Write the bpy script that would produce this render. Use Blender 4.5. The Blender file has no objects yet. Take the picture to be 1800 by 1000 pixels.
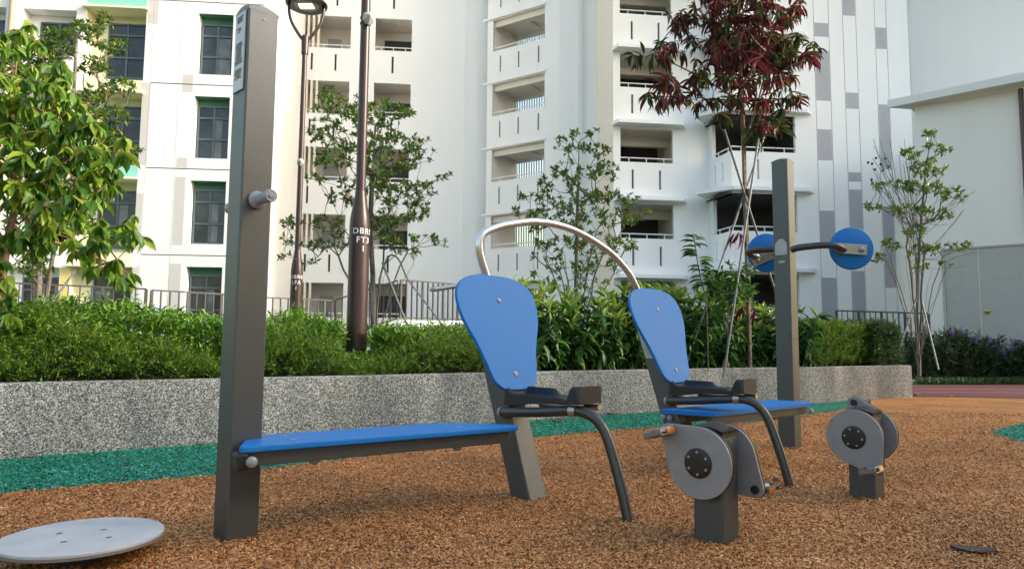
import bpy, math, random
import numpy as np
from mathutils import Vector, Matrix
random.seed(7); RS=np.random.RandomState(7)
scene=bpy.context.scene; COL=scene.collection
# ------------------------------------------------------------------ camera model
F=1200.;H=.9;P=math.atan(104/1200.);R=.0085
cp,sp,cr,sr=math.cos(P),math.sin(P),math.cos(R),math.sin(R)
def ray(u,v):
    a=(u-900)/F;b=(500-v)/F
    x=a*cr-b*sr; y=a*sr+b*cr
    return (x, cp-y*sp, sp+y*cp)
def at(u,v,Y):                       # surveyed point at distance Y from the camera plane
    r=ray(u,v);t=Y/r[1];return Vector((r[0]*t,Y,H+r[2]*t))
def gnd(u,v,z=0.):
    r=ray(u,v);t=(z-H)/r[2];return Vector((r[0]*t,r[1]*t,z))
cam=bpy.data.cameras.new('camera'); co=bpy.data.objects.new('camera',cam); COL.objects.link(co)
cam.lens=24; cam.sensor_width=36; cam.clip_end=600; cam.clip_start=.05
M3=Matrix(((cr,-sr,0),(-sr*sp,-cr*sp,-cp),(sr*cp,cr*cp,-sp)))
co.matrix_world=Matrix.Translation((0,0,H))@M3.to_4x4()
scene.camera=co
# ------------------------------------------------------------------ materials
def srgb(r,g,b):
    f=lambda c:(c/255/12.92 if c<=10 else ((c/255+.055)/1.055)**2.4)
    return (f(r),f(g),f(b),1)
MATS={}
def newmat(name):
    m=bpy.data.materials.new(name);m.use_nodes=True;MATS[name]=m
    nt=m.node_tree;return m,nt,nt.nodes['Principled BSDF']
def N(nt,t,**k):
    n=nt.nodes.new(t)
    for a,b in k.items():
        if a in n.inputs: n.inputs[a].default_value=b
        else: setattr(n,a,b)
    return n
def ramp(nt,fac,stops,interp='LINEAR'):
    r=nt.nodes.new('ShaderNodeValToRGB');r.color_ramp.interpolation=interp
    el=r.color_ramp.elements
    while len(el)>1: el.remove(el[-1])
    el[0].position=stops[0][0];el[0].color=stops[0][1]
    for p,c in stops[1:]:
        e=el.new(p);e.color=c
    nt.links.new(fac,r.inputs[0]);return r
def coords(nt,scale=None):
    tc=nt.nodes.new('ShaderNodeTexCoord');out=tc.outputs['Object']
    if scale:
        mp=nt.nodes.new('ShaderNodeMapping');mp.inputs['Scale'].default_value=scale
        nt.links.new(out,mp.inputs[0]);out=mp.outputs[0]
    return out
def geo_pos(nt): return nt.nodes.new('ShaderNodeNewGeometry').outputs['Position']
def plain(name,col,rough=.5,metal=0,var=.12,vscale=6,bump=0,bscale=300,spec=.5,coat=0,scuff=0):
    m,nt,b=newmat(name)
    pos=geo_pos(nt)
    n1=N(nt,'ShaderNodeTexNoise',Scale=vscale,Detail=5.);nt.links.new(pos,n1.inputs['Vector'])
    lo=tuple(c*(1-var) for c in col[:3])+(1,);hi=tuple(min(1,c*(1+var)) for c in col[:3])+(1,)
    rp=ramp(nt,n1.outputs[0],[(.3,lo),(.7,hi)])
    out=rp.outputs[0]
    nt.links.new(out,b.inputs['Base Color'])
    b.inputs['Roughness'].default_value=rough;b.inputs['Metallic'].default_value=metal
    b.inputs['Specular IOR Level'].default_value=spec
    if coat: b.inputs['Coat Weight'].default_value=coat
    r2=ramp(nt,n1.outputs[0],[(.3,(rough*.96,)*3+(1,)),(.7,(min(1,rough*1.05),)*3+(1,))])
    nt.links.new(r2.outputs[0],b.inputs['Roughness'])
    if scuff:
        n5=N(nt,'ShaderNodeTexNoise',Scale=26.,Detail=8.,Roughness=.75);nt.links.new(pos,n5.inputs['Vector'])
        r5=ramp(nt,n5.outputs[0],[(.64,(0,0,0,1)),(.70,(scuff,scuff,scuff,1))])
        m5=N(nt,'ShaderNodeMixRGB');m5.inputs[2].default_value=(.34,.33,.30,1);nt.links.new(r5.outputs[0],m5.inputs[0]);nt.links.new(out,m5.inputs[1]);nt.links.new(m5.outputs[0],b.inputs['Base Color'])
    if bump:
        n2=N(nt,'ShaderNodeTexNoise',Scale=bscale,Detail=2.);nt.links.new(pos,n2.inputs['Vector'])
        bp=N(nt,'ShaderNodeBump',Strength=bump,Distance=.002)
        nt.links.new(n2.outputs[0],bp.inputs['Height']);nt.links.new(bp.outputs[0],b.inputs['Normal'])
    return m
def wallmat(name,col,streak=.04):
    m,nt,b=newmat(name);pos=geo_pos(nt)
    mp=nt.nodes.new('ShaderNodeMapping');mp.inputs['Scale'].default_value=(2.5,2.5,.25);nt.links.new(pos,mp.inputs[0])
    n1=N(nt,'ShaderNodeTexNoise',Scale=1.,Detail=6.,Roughness=.6);nt.links.new(mp.outputs[0],n1.inputs['Vector'])
    n2=N(nt,'ShaderNodeTexNoise',Scale=.35,Detail=3.);nt.links.new(pos,n2.inputs['Vector'])
    mx=N(nt,'ShaderNodeMath',operation='ADD');nt.links.new(n1.outputs[0],mx.inputs[0]);nt.links.new(n2.outputs[0],mx.inputs[1])
    mh=N(nt,'ShaderNodeMath',operation='MULTIPLY');mh.inputs[1].default_value=.5;nt.links.new(mx.outputs[0],mh.inputs[0])
    lo=tuple(c*(1-streak) for c in col[:3])+(1,)
    rp=ramp(nt,mh.outputs[0],[(.35,lo),(.6,col)]);nt.links.new(rp.outputs[0],b.inputs['Base Color'])
    b.inputs['Roughness'].default_value=.75;b.inputs['Specular IOR Level'].default_value=.25
    n3=N(nt,'ShaderNodeTexNoise',Scale=25.,Detail=4.);nt.links.new(pos,n3.inputs['Vector'])
    bp=N(nt,'ShaderNodeBump',Strength=.12,Distance=.01);nt.links.new(n3.outputs[0],bp.inputs['Height']);nt.links.new(bp.outputs[0],b.inputs['Normal'])
    return m
def leafmat(name,stops,transl=.35,rough=.42,tcol=None):
    m,nt,b=newmat(name)
    g=nt.nodes.new('ShaderNodeNewGeometry')
    rp=ramp(nt,g.outputs['Random Per Island'],stops)
    nt.links.new(rp.outputs[0],b.inputs['Base Color']);b.inputs['Roughness'].default_value=rough
    b.inputs['Specular IOR Level'].default_value=.4
    t=nt.nodes.new('ShaderNodeBsdfTranslucent')
    if tcol:
        mxc=N(nt,'ShaderNodeMixRGB',blend_type='MULTIPLY');mxc.inputs[0].default_value=1;mxc.inputs[2].default_value=tcol
        nt.links.new(rp.outputs[0],mxc.inputs[1]);nt.links.new(mxc.outputs[0],t.inputs[0])
    else: nt.links.new(rp.outputs[0],t.inputs[0])
    mx=nt.nodes.new('ShaderNodeMixShader');mx.inputs[0].default_value=transl
    out=nt.nodes['Material Output']
    nt.links.new(b.outputs[0],mx.inputs[1]);nt.links.new(t.outputs[0],mx.inputs[2]);nt.links.new(mx.outputs[0],out.inputs[0])
    return m
def speckle(name,scale,stops,big=None,rough=.8,bump=.6,dist=.004,stretch=None):
    m,nt,b=newmat(name);pos=geo_pos(nt)
    n0=N(nt,'ShaderNodeTexNoise',Scale=scale*.6,Detail=2.);nt.links.new(pos,n0.inputs['Vector'])
    ad=N(nt,'ShaderNodeVectorMath',operation='SCALE');ad.inputs['Scale'].default_value=1.2/scale;nt.links.new(n0.outputs['Color'],ad.inputs[0])
    a2=N(nt,'ShaderNodeVectorMath',operation='ADD');nt.links.new(ad.outputs[0],a2.inputs[0]);nt.links.new(pos,a2.inputs[1])
    v=N(nt,'ShaderNodeTexVoronoi',Scale=scale);nt.links.new(a2.outputs[0],v.inputs['Vector'])
    sx=nt.nodes.new('ShaderNodeSeparateColor');nt.links.new(v.outputs['Color'],sx.inputs[0])
    rp=ramp(nt,sx.outputs[0],stops)
    out=rp.outputs[0]
    if big:
        mpb=nt.nodes.new('ShaderNodeMapping');mpb.inputs['Scale'].default_value=(1,1,stretch or 1);nt.links.new(pos,mpb.inputs[0])
        n1=N(nt,'ShaderNodeTexNoise',Scale=big[0],Detail=4.);nt.links.new(mpb.outputs[0],n1.inputs['Vector'])
        r1=ramp(nt,n1.outputs[0],[(.35,big[1]),(.65,big[2])])
        mx=N(nt,'ShaderNodeMixRGB',blend_type='MULTIPLY');mx.inputs[0].default_value=1
        nt.links.new(out,mx.inputs[1]);nt.links.new(r1.outputs[0],mx.inputs[2]);out=mx.outputs[0]
    nt.links.new(out,b.inputs['Base Color']);b.inputs['Roughness'].default_value=rough;b.inputs['Specular IOR Level'].default_value=.25
    bp=N(nt,'ShaderNodeBump',Strength=bump,Distance=dist);bp.invert=True
    nt.links.new(v.outputs['Distance'],bp.inputs['Height']);nt.links.new(bp.outputs[0],b.inputs['Normal'])
    return m
def chipmat(name,stops):
    m,nt,b=newmat(name);g=nt.nodes.new('ShaderNodeNewGeometry')
    rp=ramp(nt,g.outputs['Random Per Island'],stops)
    n1=N(nt,'ShaderNodeTexNoise',Scale=1.1,Detail=4.);nt.links.new(g.outputs['Position'],n1.inputs['Vector'])
    r1=ramp(nt,n1.outputs[0],[(.3,(.72,.7,.68,1)),(.7,(1.05,1.05,1.05,1))])
    mx=N(nt,'ShaderNodeMixRGB',blend_type='MULTIPLY');mx.inputs[0].default_value=1
    nt.links.new(rp.outputs[0],mx.inputs[1]);nt.links.new(r1.outputs[0],mx.inputs[2])
    nt.links.new(mx.outputs[0],b.inputs['Base Color']);b.inputs['Roughness'].default_value=.6;b.inputs['Specular IOR Level'].default_value=.35
    return m
WHITE=wallmat('white_render',(.80,.81,.825,1)); WHITE2=wallmat('cool_white_render',(.87,.875,.885,1)); GREYW=wallmat('pale_grey_panel',(.43,.43,.47,1))
GREYW2=wallmat('warm_grey_panel',(.58,.56,.56,1));BEIGE=wallmat('beige_render',(.72,.68,.62,1));TOWER=wallmat('tower_render',(.76,.75,.74,1))
TEAL=wallmat('teal_paint',(.25,.62,.54,1));GREENP=wallmat('green_paint',(.09,.24,.16,1));CREAM=wallmat('cream_paint',(.78,.76,.58,1));YELL=wallmat('yellow_paint',(.75,.62,.22,1))
DARKIN=wallmat('dark_interior',(.10,.10,.10,1)); INNER=wallmat('corridor_paint',(.78,.74,.69,1)); DARKGAP=plain('dark_gap_door_paint',(.05,.05,.05,1))  # last one: dark tone shared by grooves, slits and doors
PUTTY=wallmat('utility_render',(.76,.755,.72,1));DOORG=plain('grey_door_paint',(.38,.395,.38,1),.5,var=.04)
CHAR=plain('charcoal_powder_coat',(.092,.098,.10,1),.38,.62,var=.05,vscale=90,bump=.6,bscale=420,scuff=.35)
CHAR2=plain('charcoal_tube',(.062,.066,.067,1),.33,.6,var=.1,vscale=30,bump=.2,bscale=500)
BLUE=plain('blue_board',(.006,.155,.49,1),.52,0,var=.04,vscale=5,bump=.3,bscale=700,spec=.3,scuff=.10)
BLACKP=plain('black_plastic',(.010,.0105,.012,1),.46,0,var=.2,vscale=20,bump=.3,bscale=400)
GREYP=plain('grey_plastic',(.26,.29,.34,1),.45,0,var=.12,vscale=60,bump=.4,bscale=600)
CAPG=plain('grey_cap',(.24,.25,.27,1),.45,.1,var=.1,vscale=60)
LAM=plain('grey_laminate',(.24,.235,.24,1),.45,.1,var=.08,vscale=14,bump=.4,bscale=900,scuff=.2)
DISCM=plain('pale_disc_laminate',(.42,.44,.48,1),.5,0,var=.1,vscale=9,bump=.6,bscale=300)
STEEL=plain('stainless_steel',(.70,.70,.70,1),.30,.92,var=.01,vscale=3)
BRUSH=plain('brushed_steel',(.42,.39,.35,1),.38,.9,var=.12,vscale=60)
PEDM=plain('pedal_metal',(.20,.20,.20,1),.42,.6,var=.3,vscale=60)
AMBER=plain('amber_reflector',(.42,.11,.01,1),.25)
BROWN=plain('brown_pole_paint',(.045,.026,.022,1),.38,.2,var=.1,vscale=5,bump=.15,bscale=200)
SENS=plain('sensor_grey',(.36,.37,.36,1),.45);TEXTW=plain('white_lettering',(.8,.8,.8,1),.6);INK=plain('dark_ink',(.08,.08,.09,1),.6)
PLAQ=plain('plaque_grey',(.42,.43,.44,1),.4,.2,var=.05);GREENL=plain('green_label',(.03,.25,.15,1),.4);ENG=plain('engraved_grey',(.2,.2,.2,1),.4,.5)
FENCE=plain('fence_paint',(.060,.052,.048,1),.5,.2);RAILW=plain('white_rail',(.75,.75,.75,1),.4);WFR=plain('window_frame',(.10,.13,.15,1),.4,.2)
GALV=plain('galvanised_pole',(.15,.16,.165,1),.55,.4,var=.25,vscale=15);BARK=plain('pale_bark',(.20,.17,.13,1),.85,var=.5,vscale=25,bump=.8,bscale=60)
BARKG=plain('grey_twig',(.115,.105,.09,1),.8,var=.3,vscale=20);BARKR=plain('reddish_branch',(.22,.12,.07,1),.7,var=.3,vscale=20);BARKB=plain('brown_bark',(.17,.13,.085,1),.85,var=.55,vscale=18,bump=.8,bscale=70)
DEAD=plain('dead_leaf',(.22,.10,.055,1),.7,var=.4,vscale=60);DEAD2=plain('dry_tan_leaf',(.38,.22,.13,1),.7,var=.3,vscale=60);DARKBK=plain('dark_bark_strip',(.05,.035,.03,1),.8,var=.4,vscale=50)
SOIL=speckle('planting_soil',60,[(0,(.03,.02,.012,1)),(1,(.09,.06,.035,1))])
AGG=speckle('exposed_aggregate',138,[(0,(.05,.06,.065,1)),(.35,(.11,.12,.125,1)),(.6,(.26,.27,.275,1)),(.82,(.45,.46,.465,1)),(1,(.66,.66,.65,1))],big=(1.9,(.50,.53,.55,1),(.98,.97,.94,1)),dist=.004,bump=.8,stretch=.3)
MULCHG=speckle('orange_rubber_ground',55,[(0,(.26,.11,.036,1)),(.4,(.44,.195,.065,1)),(.75,(.54,.255,.09,1)),(1,(.62,.34,.15,1))],big=(1.1,(.75,.72,.7,1),(1.05,1.05,1.05,1)),dist=.01,bump=.9)
GREENG=speckle('green_rubber_ground',60,[(0,(.005,.07,.045,1)),(.5,(.012,.19,.12,1)),(1,(.05,.36,.25,1))],big=(1.3,(.75,.75,.75,1),(1.05,1.05,1.05,1)),dist=.01,bump=.9)
REDG=plain('red_track',(.075,.008,.013,1),.75,var=.2,vscale=4,bump=.8,bscale=90);LINEW=plain('track_line',(.17,.09,.095,1),.7)
CHIPO=chipmat('orange_chips',[(0,(.25,.10,.033,1)),(.2,(.42,.182,.060,1)),(.6,(.545,.252,.09,1)),(.93,(.66,.34,.14,1)),(1,(.80,.50,.28,1))])
CHIPG=chipmat('green_chips',[(0,(.008,.11,.075,1)),(.4,(.015,.22,.15,1)),(.85,(.035,.34,.235,1)),(1,(.16,.52,.42,1))])
CONC=speckle('path_concrete',40,[(0,(.3,.3,.28,1)),(1,(.42,.41,.38,1))],bump=.2)
GRASSY=speckle('lawn_ground',30,[(0,(.02,.05,.012,1)),(1,(.05,.11,.03,1))])
CURT=plain('curtained_glass',(.16,.17,.18,1),.12,var=.3,vscale=3)
GLASS,nt,b=newmat('dark_window_glass');b.inputs['Base Color'].default_value=(.018,.026,.036,1);b.inputs['Roughness'].default_value=.08;b.inputs['Specular IOR Level'].default_value=.6
_n=N(nt,'ShaderNodeTexNoise',Scale=.8,Detail=3.);nt.links.new(geo_pos(nt),_n.inputs['Vector']);_r=ramp(nt,_n.outputs[0],[(.35,(.012,.018,.026,1)),(.65,(.05,.065,.08,1))]);nt.links.new(_r.outputs[0],b.inputs['Base Color'])
LAMPE,nt,b=newmat('lamp_glow');b.inputs['Emission Color'].default_value=(1,.85,.6,1);b.inputs['Emission Strength'].default_value=1.5
TUBEL=plain('tube_light_white',(.75,.75,.72,1),.4)
# ------------------------------------------------------------------ object helpers
def link(o,parent=None):
    COL.objects.link(o)
    if parent: o.parent=parent
    return o
def _wc(l):
    if len(l.replace('-',' ').split())>16: print('LONGLABEL',l)
    return l
def thing(name,label,cat,loc=(0,0,0),group=None,kind=None):
    o=bpy.data.objects.new(name,None);COL.objects.link(o);o.location=loc
    o['label']=_wc(label);o['category']=cat
    if group:o['group']=group
    if kind:o['kind']=kind
    return o
def tag(o,label,cat,group=None,kind=None):
    o['label']=_wc(label);o['category']=cat
    if group:o['group']=group
    if kind:o['kind']=kind
    return o
class MB:
    def __init__(s): s.v=[];s.f=[];s.m=[];s.sm=False
    def add(s,vs,fs,mi=0):
        k=len(s.v);s.v+=[tuple(q) for q in vs];s.f+=[tuple(i+k for i in f) for f in fs];s.m+=[mi]*len(fs)
    def quad(s,a,b,c,d,mi=0): s.add([a,b,c,d],[(0,1,2,3)],mi)
    def box(s,c,e,ax=((1,0,0),(0,1,0),(0,0,1)),mi=0):
        c=Vector(c);X,Y,Z=[Vector(a).normalized() for a in ax]
        vs=[c+X*(e[0]*i)+Y*(e[1]*j)+Z*(e[2]*k) for k in(-.5,.5) for j in(-.5,.5) for i in(-.5,.5)]
        s.add(vs,[(0,2,3,1),(4,5,7,6),(0,1,5,4),(2,6,7,3),(0,4,6,2),(1,3,7,5)],mi)
    def bar(s,a,b,w,t,up=(0,0,1),mi=0):
        a=Vector(a);b=Vector(b);d=(b-a);L=d.length;d.normalize();u=Vector(up)
        if abs(d.dot(u))>.98:u=Vector((1,0,0))
        x=d.cross(u).normalized();z=x.cross(d)
        s.box((a+b)/2,(L,w,t),(d,x,z),mi)
    def tube(s,pts,r,seg=14,cap=True,mi=0,flat=1.,end_r=None):
        pts=[Vector(p) for p in pts];n=len(pts);rs=r if hasattr(r,'__len__') else [r]*n
        t0=(pts[1]-pts[0]).normalized();u=Vector((0,0,1)) if abs(t0.z)<.9 else Vector((1,0,0))
        x=t0.cross(u).normalized();rings=[]
        for i in range(n):
            t=(pts[min(i+1,n-1)]-pts[max(i-1,0)]).normalized()
            x=(x-t*x.dot(t)).normalized();y=t.cross(x)
            rings.append([pts[i]+(x*math.cos(2*math.pi*k/seg)+y*(math.sin(2*math.pi*k/seg)*flat))*rs[i] for k in range(seg)])
        vs=[p for rg in rings for p in rg];fs=[]
        for i in range(n-1):
            for k in range(seg):
                k2=(k+1)%seg;fs.append((i*seg+k,i*seg+k2,(i+1)*seg+k2,(i+1)*seg+k))
        if cap: fs+= [tuple(range(seg-1,-1,-1)),tuple((n-1)*seg+k for k in range(seg))]
        s.add(vs,fs,mi)
    def lathe(s,o,axis,prof,seg=24,mi=0):   # prof: (distance along the axis, radius)
        o=Vector(o);a=Vector(axis).normalized();u=Vector((0,0,1)) if abs(a.z)<.9 else Vector((1,0,0))
        x=a.cross(u).normalized();y=a.cross(x)
        vs=[];fs=[];n=len(prof)
        for h,r in prof:
            for k in range(seg):
                q=2*math.pi*k/seg;vs.append(o+a*h+(x*math.cos(q)+y*math.sin(q))*max(r,1e-4))
        for i in range(n-1):
            for k in range(seg):
                k2=(k+1)%seg;fs.append((i*seg+k,i*seg+k2,(i+1)*seg+k2,(i+1)*seg+k))
        fs+=[tuple(range(seg-1,-1,-1)),tuple((n-1)*seg+k for k in range(seg))]
        s.add(vs,fs,mi)
    def prism(s,poly,d,mi=0):              # poly: 3-D outline, d: extrusion vector
        d=Vector(d);n=len(poly);a=[Vector(p) for p in poly];b=[p+d for p in a]
        s.add(a+b,[tuple(range(n-1,-1,-1)),tuple(range(n,2*n))]+[(i,(i+1)%n,(i+1)%n+n,i+n) for i in range(n)],mi)
    def ball(s,c,r,sc=(1,1,1),seg=14,rings=8,mi=0):
        c=Vector(c);vs=[];fs=[]
        for i in range(rings+1):
            th=math.pi*i/rings
            for k in range(seg):
                q=2*math.pi*k/seg;vs.append((c.x+r*sc[0]*math.sin(th)*math.cos(q),c.y+r*sc[1]*math.sin(th)*math.sin(q),c.z+r*sc[2]*math.cos(th)))
        for i in range(rings):
            for k in range(seg):
                k2=(k+1)%seg;fs.append((i*seg+k,(i+1)*seg+k,(i+1)*seg+k2,i*seg+k2))
        s.add(vs,fs,mi)
    def build(s,name,mats,parent=None,smooth=False,bevel=0,bseg=2,origin=None):
        me=bpy.data.meshes.new(name)
        vs=s.v
        base=Vector((0,0,0))
        if origin is not None: base=Vector(origin)
        if parent is not None and origin is None: base=Vector(parent_world(parent))
        me.from_pydata([(p[0]-base[0],p[1]-base[1],p[2]-base[2]) for p in vs],[],s.f)
        if not isinstance(mats,(list,tuple)): mats=[mats]
        for m in mats: me.materials.append(m)
        me.polygons.foreach_set('material_index',s.m)
        me.validate();
        if smooth:
            me.polygons.foreach_set('use_smooth',[True]*len(me.polygons));me.set_sharp_from_angle(angle=math.radians(40))
        me.update()
        o=bpy.data.objects.new(name,me)
        link(o,parent)
        if parent is None or origin is not None:
            o.location=base if parent is None else base-Vector(parent_world(parent))
        if bevel:
            md=o.modifiers.new('bevel','BEVEL');md.width=bevel;md.segments=bseg;md.limit_method='ANGLE';md.angle_limit=math.radians(35)
        return o
def parent_world(p):
    v=Vector(p.location);q=p.parent
    while q: v+=Vector(q.location);q=q.parent
    return v
def cr_curve(pts,n=8):
    pts=[Vector(p) for p in pts];out=[]
    P_=[pts[0]*2-pts[1]]+pts+[pts[-1]*2-pts[-2]]
    for i in range(1,len(P_)-2):
        a,b,c,d=P_[i-1],P_[i],P_[i+1],P_[i+2]
        for k in range(n):
            t=k/n;out.append(.5*((2*b)+(c-a)*t+(2*a-5*b+4*c-d)*t*t+(3*b-a-3*c+d)*t**3))
    out.append(pts[-1]);return out
def mesh_np(name,V,Fc,mat,parent=None,smooth=False):
    V=np.asarray(V,dtype=np.float32).reshape(-1,3);Fc=np.asarray(Fc,dtype=np.int32);k=Fc.shape[1];nf=Fc.shape[0]
    if parent is not None:
        V=V-np.array(parent_world(parent),dtype=np.float32)
    me=bpy.data.meshes.new(name);me.vertices.add(len(V));me.vertices.foreach_set('co',V.ravel())
    me.loops.add(nf*k);me.loops.foreach_set('vertex_index',Fc.ravel())
    me.polygons.add(nf);me.polygons.foreach_set('loop_start',np.arange(0,nf*k,k,dtype=np.int32))
    me.update(calc_edges=True)
    if smooth: me.polygons.foreach_set('use_smooth',np.ones(nf,dtype=bool))
    me.materials.append(mat);o=bpy.data.objects.new(name,me);link(o,parent);return o
# ------------------------------------------------------------------ foliage helpers
def norm(a): return a/np.maximum(np.linalg.norm(a,axis=-1,keepdims=True),1e-9)
LEAF_S=(np.array([[0,0,0],[.45,-.5,.0],[.45,0,-.08],[.45,.5,.0],[1,0,-.15]]),np.array([[0,1,2],[1,4,2],[0,2,3],[2,4,3]]))
LEAF_B=(np.array([[0,0,0],[.22,-.36,.05],[.22,0,-.03],[.22,.36,.05],[.52,-.5,.03],[.52,0,-.07],[.52,.5,.03],[.8,-.27,-.07],[.8,0,-.15],[.8,.27,-.07],[1.03,0,-.3]]),
  np.array([[0,1,2,2],[0,2,3,3],[1,4,5,2],[2,5,6,3],[4,7,8,5],[5,8,9,6],[7,10,8,8],[8,10,9,9]]))
def leaves(name,Pn,Dn,Un,L,wr,mat,parent,big=False,droop=1.):
    Pn=np.asarray(Pn,float);Dn=norm(np.asarray(Dn,float));Un=np.asarray(Un,float)
    X=Dn;Y=norm(np.cross(Un,X));Z=np.cross(X,Y)
    T,Fc=(LEAF_B if big else LEAF_S);n=len(Pn);L=np.asarray(L,float).reshape(-1,1,1)*np.ones((n,1,1))
    wr=np.asarray(wr,float).reshape(-1,1)*np.ones((n,1))
    V=Pn[:,None,:]+L*(T[None,:,0:1]*X[:,None,:]+(T[None,:,1:2]*wr[:,:,None])*Y[:,None,:]+T[None,:,2:3]*droop*Z[:,None,:])
    if big:                      # triangles at base and tip, quads between
        tri=np.array([[0,1,2],[0,2,3],[1,4,5],[1,5,2],[2,5,6],[2,6,3],[4,7,8],[4,8,5],[5,8,9],[5,9,6],[7,10,8],[8,10,9]])
    else: tri=Fc
    FF=(tri[None]+(np.arange(n)*len(T))[:,None,None]).reshape(-1,3)
    return mesh_np(name,V.reshape(-1,3),FF,mat,parent,smooth=False)
def rnd(n,s=1.): return RS.normal(size=(n,3))*s
class Tree:
    def __init__(s): s.p=[];s.par=[]
    def stem(s,pts,root=-1):
        last=root
        for q in pts: s.p.append(np.array(q,float));s.par.append(last);last=len(s.p)-1
        return last
    def grow(s,targets,step=.12,jit=.02,lift=.25,zpen=1.2):
        targets=sorted(targets,key=lambda t:min(np.linalg.norm(np.array(s.p)-t,axis=1)));tips=[];dirs=[]
        for t in targets:
            A=np.array(s.p);d=np.linalg.norm(A-t,axis=1);dz=A[:,2]-(t[2]-.35*np.linalg.norm((A-t)[:,:2],axis=1))
            c=d+zpen*np.maximum(dz,0);i=int(np.argmin(c));a=A[i];L=np.linalg.norm(t-a);n=max(1,int(L/step))
            mid=(a+t)/2;mid[2]-=0;mid=mid+np.array([0,0,-.5*lift*L*.5])
            last=i;prev=a
            for k in range(1,n+1):
                q=k/n;b=(1-q)**2*a+2*q*(1-q)*mid+q*q*t
                if k<n:b=b+RS.normal(size=3)*jit
                s.p.append(b);s.par.append(last);last=len(s.p)-1;dd=b-prev;prev=b
            tips.append(last);dirs.append(dd)
        return tips,np.array(dirs)
    def mesh(s,name,mat,parent,r0=.0025,rmax=.1,pw=.5,seg=5,rmin=.003):
        n=len(s.p);cnt=np.zeros(n);ch=[0]*n
        for i in range(n):
            if s.par[i]>=0: ch[s.par[i]]+=1
        for i in range(n-1,-1,-1):
            if ch[i]==0:cnt[i]+=1
            if s.par[i]>=0:cnt[s.par[i]]+=cnt[i]
        r=np.minimum(rmax,np.maximum(rmin,r0*cnt**pw));A=np.array(s.p)
        idx=[i for i in range(n) if s.par[i]>=0];I=np.array(idx);Pa=np.array([s.par[i] for i in idx])
        a=A[Pa];b=A[I];d=norm(b-a);u=np.where(np.abs(d[:,2:3])<.9,np.array([[0,0,1.]]),np.array([[1.,0,0]]))
        x=norm(np.cross(d,u));y=np.cross(d,x);V=[]
        ra=np.minimum(r[Pa],r[I]*1.35)[:,None];rb=r[I][:,None]
        for k in range(seg):
            q=2*math.pi*k/seg;V.append(a+(x*math.cos(q)+y*math.sin(q))*ra)
        for k in range(seg):
            q=2*math.pi*k/seg;V.append(b+d*rb*.4+(x*math.cos(q)+y*math.sin(q))*rb)
        V=np.stack(V,1);F0=np.array([[k,(k+1)%seg,seg+(k+1)%seg,seg+k] for k in range(seg)])
        FF=(F0[None]+(np.arange(len(I))*2*seg)[:,None,None]).reshape(-1,4)
        return mesh_np(name,V.reshape(-1,3),FF,mat,parent,smooth=True)
def blob_points(blobs,Y0,dens,depth,mins=3):
    out=[]
    tot=0
    for b in blobs:
        u,v,rx,ry=b[:4];n=max(mins,int(rx*ry*dens))
        for _ in range(n):
            a=RS.uniform(0,2*math.pi);q=math.sqrt(RS.uniform())
            Y=Y0+RS.uniform(-1,1)*depth
            p=at(u+rx*q*math.cos(a),v+ry*q*math.sin(a),Y);out.append(np.array(p))
    return out
def whorls(tips,dirs,n,L,wr,spread,up,mat,name,parent,big=False,jl=.35,droop=1.,drop=0.,along=0.):
    tips=np.asarray(tips);dirs=norm(np.asarray(dirs)+1e-6)
    m=len(tips);Pn=np.repeat(tips,n,0);Dr=np.repeat(dirs,n,0)
    Dn=norm(Dr*(1-spread)+norm(rnd(m*n))*spread*1.2+np.array([0,0,up]))
    Dn=norm(Dn+np.array([0,0,-drop])*1.)
    Pn=Pn-Dr*(RS.uniform(0,1,(m*n,1))*along)+rnd(m*n,.008)
    Un=np.array([[0,0,1.]])+rnd(m*n,.35)
    LL=L*(1+RS.uniform(-jl,jl,m*n))
    return leaves(name,Pn,Dn,Un,LL,wr,mat,parent,big,droop)
# ------------------------------------------------------------------ ground
WL=[(-9.5,1.3),(-6.2,3.55),(-3.87,5.25),(-2.55,6.18),(-1.05,7.28),(1.4,9.0),(3.2,10.15),(4.87,11.0),(5.9,11.75),(7.35,12.62)]
def sheet(name,poly,z,mat):
    mb=MB();mb.add([(x,y,z) for x,y in poly],[tuple(range(len(poly)))]);o=mb.build(name,mat);o['kind']='structure';return o
sheet('ground',[(-160,-160),(160,-160),(160,200),(-160,200)],-.012,GRASSY)
sheet('rubber_ground',[(-12,-6),(14,-6),(14,12.4),(9.33,12.55),(7.2,12.62),(4.5,13.5),(-9,8),(-12,3)],-.006,MULCHG)
gin=[gnd(u,v) for u,v in [(-420,960),(-200,905),(0,868),(180,851),(375,836),(560,812),(800,782),(945,768),(1060,757),(1150,751),(1250,745),(1330,741),(1410,730),(1470,722),(1496,714),(1502,709)]]
gout=[(-1.0,7.4),(1.4,9.1),(4.87,11.05),(5.9,11.8)]
green_poly=[(p.x,p.y) for p in gin]+[(5.9,11.9),(4.8,11.3),(1.3,9.3),(-1.2,7.5),(-4,5.5),(-6.3,3.9),(-9,2.0)]
sheet('green_rubber_band',green_poly,-.001,GREENG)
gp2=cr_curve([gnd(u,v) for u,v in [(1740,759),(1765,752),(1800,744),(1900,735),(2100,748),(2150,800),(2000,815),(1850,790),(1795,777),(1765,768)]],6)
green_poly2=[(p.x,p.y) for p in gp2]
sheet('green_rubber_patch',green_poly2,-.001,GREENG)
tr=[(7.3,12.62)]+[(gnd(u,v).x,gnd(u,v).y) for u,v in [(1700,698),(1800,700),(2100,706),(2100,672),(1900,673),(1800,675),(1700,676),(1606,677)]]+[(8.6,15.5)]
sheet('running_track',tr,-.002,REDG)
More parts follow.
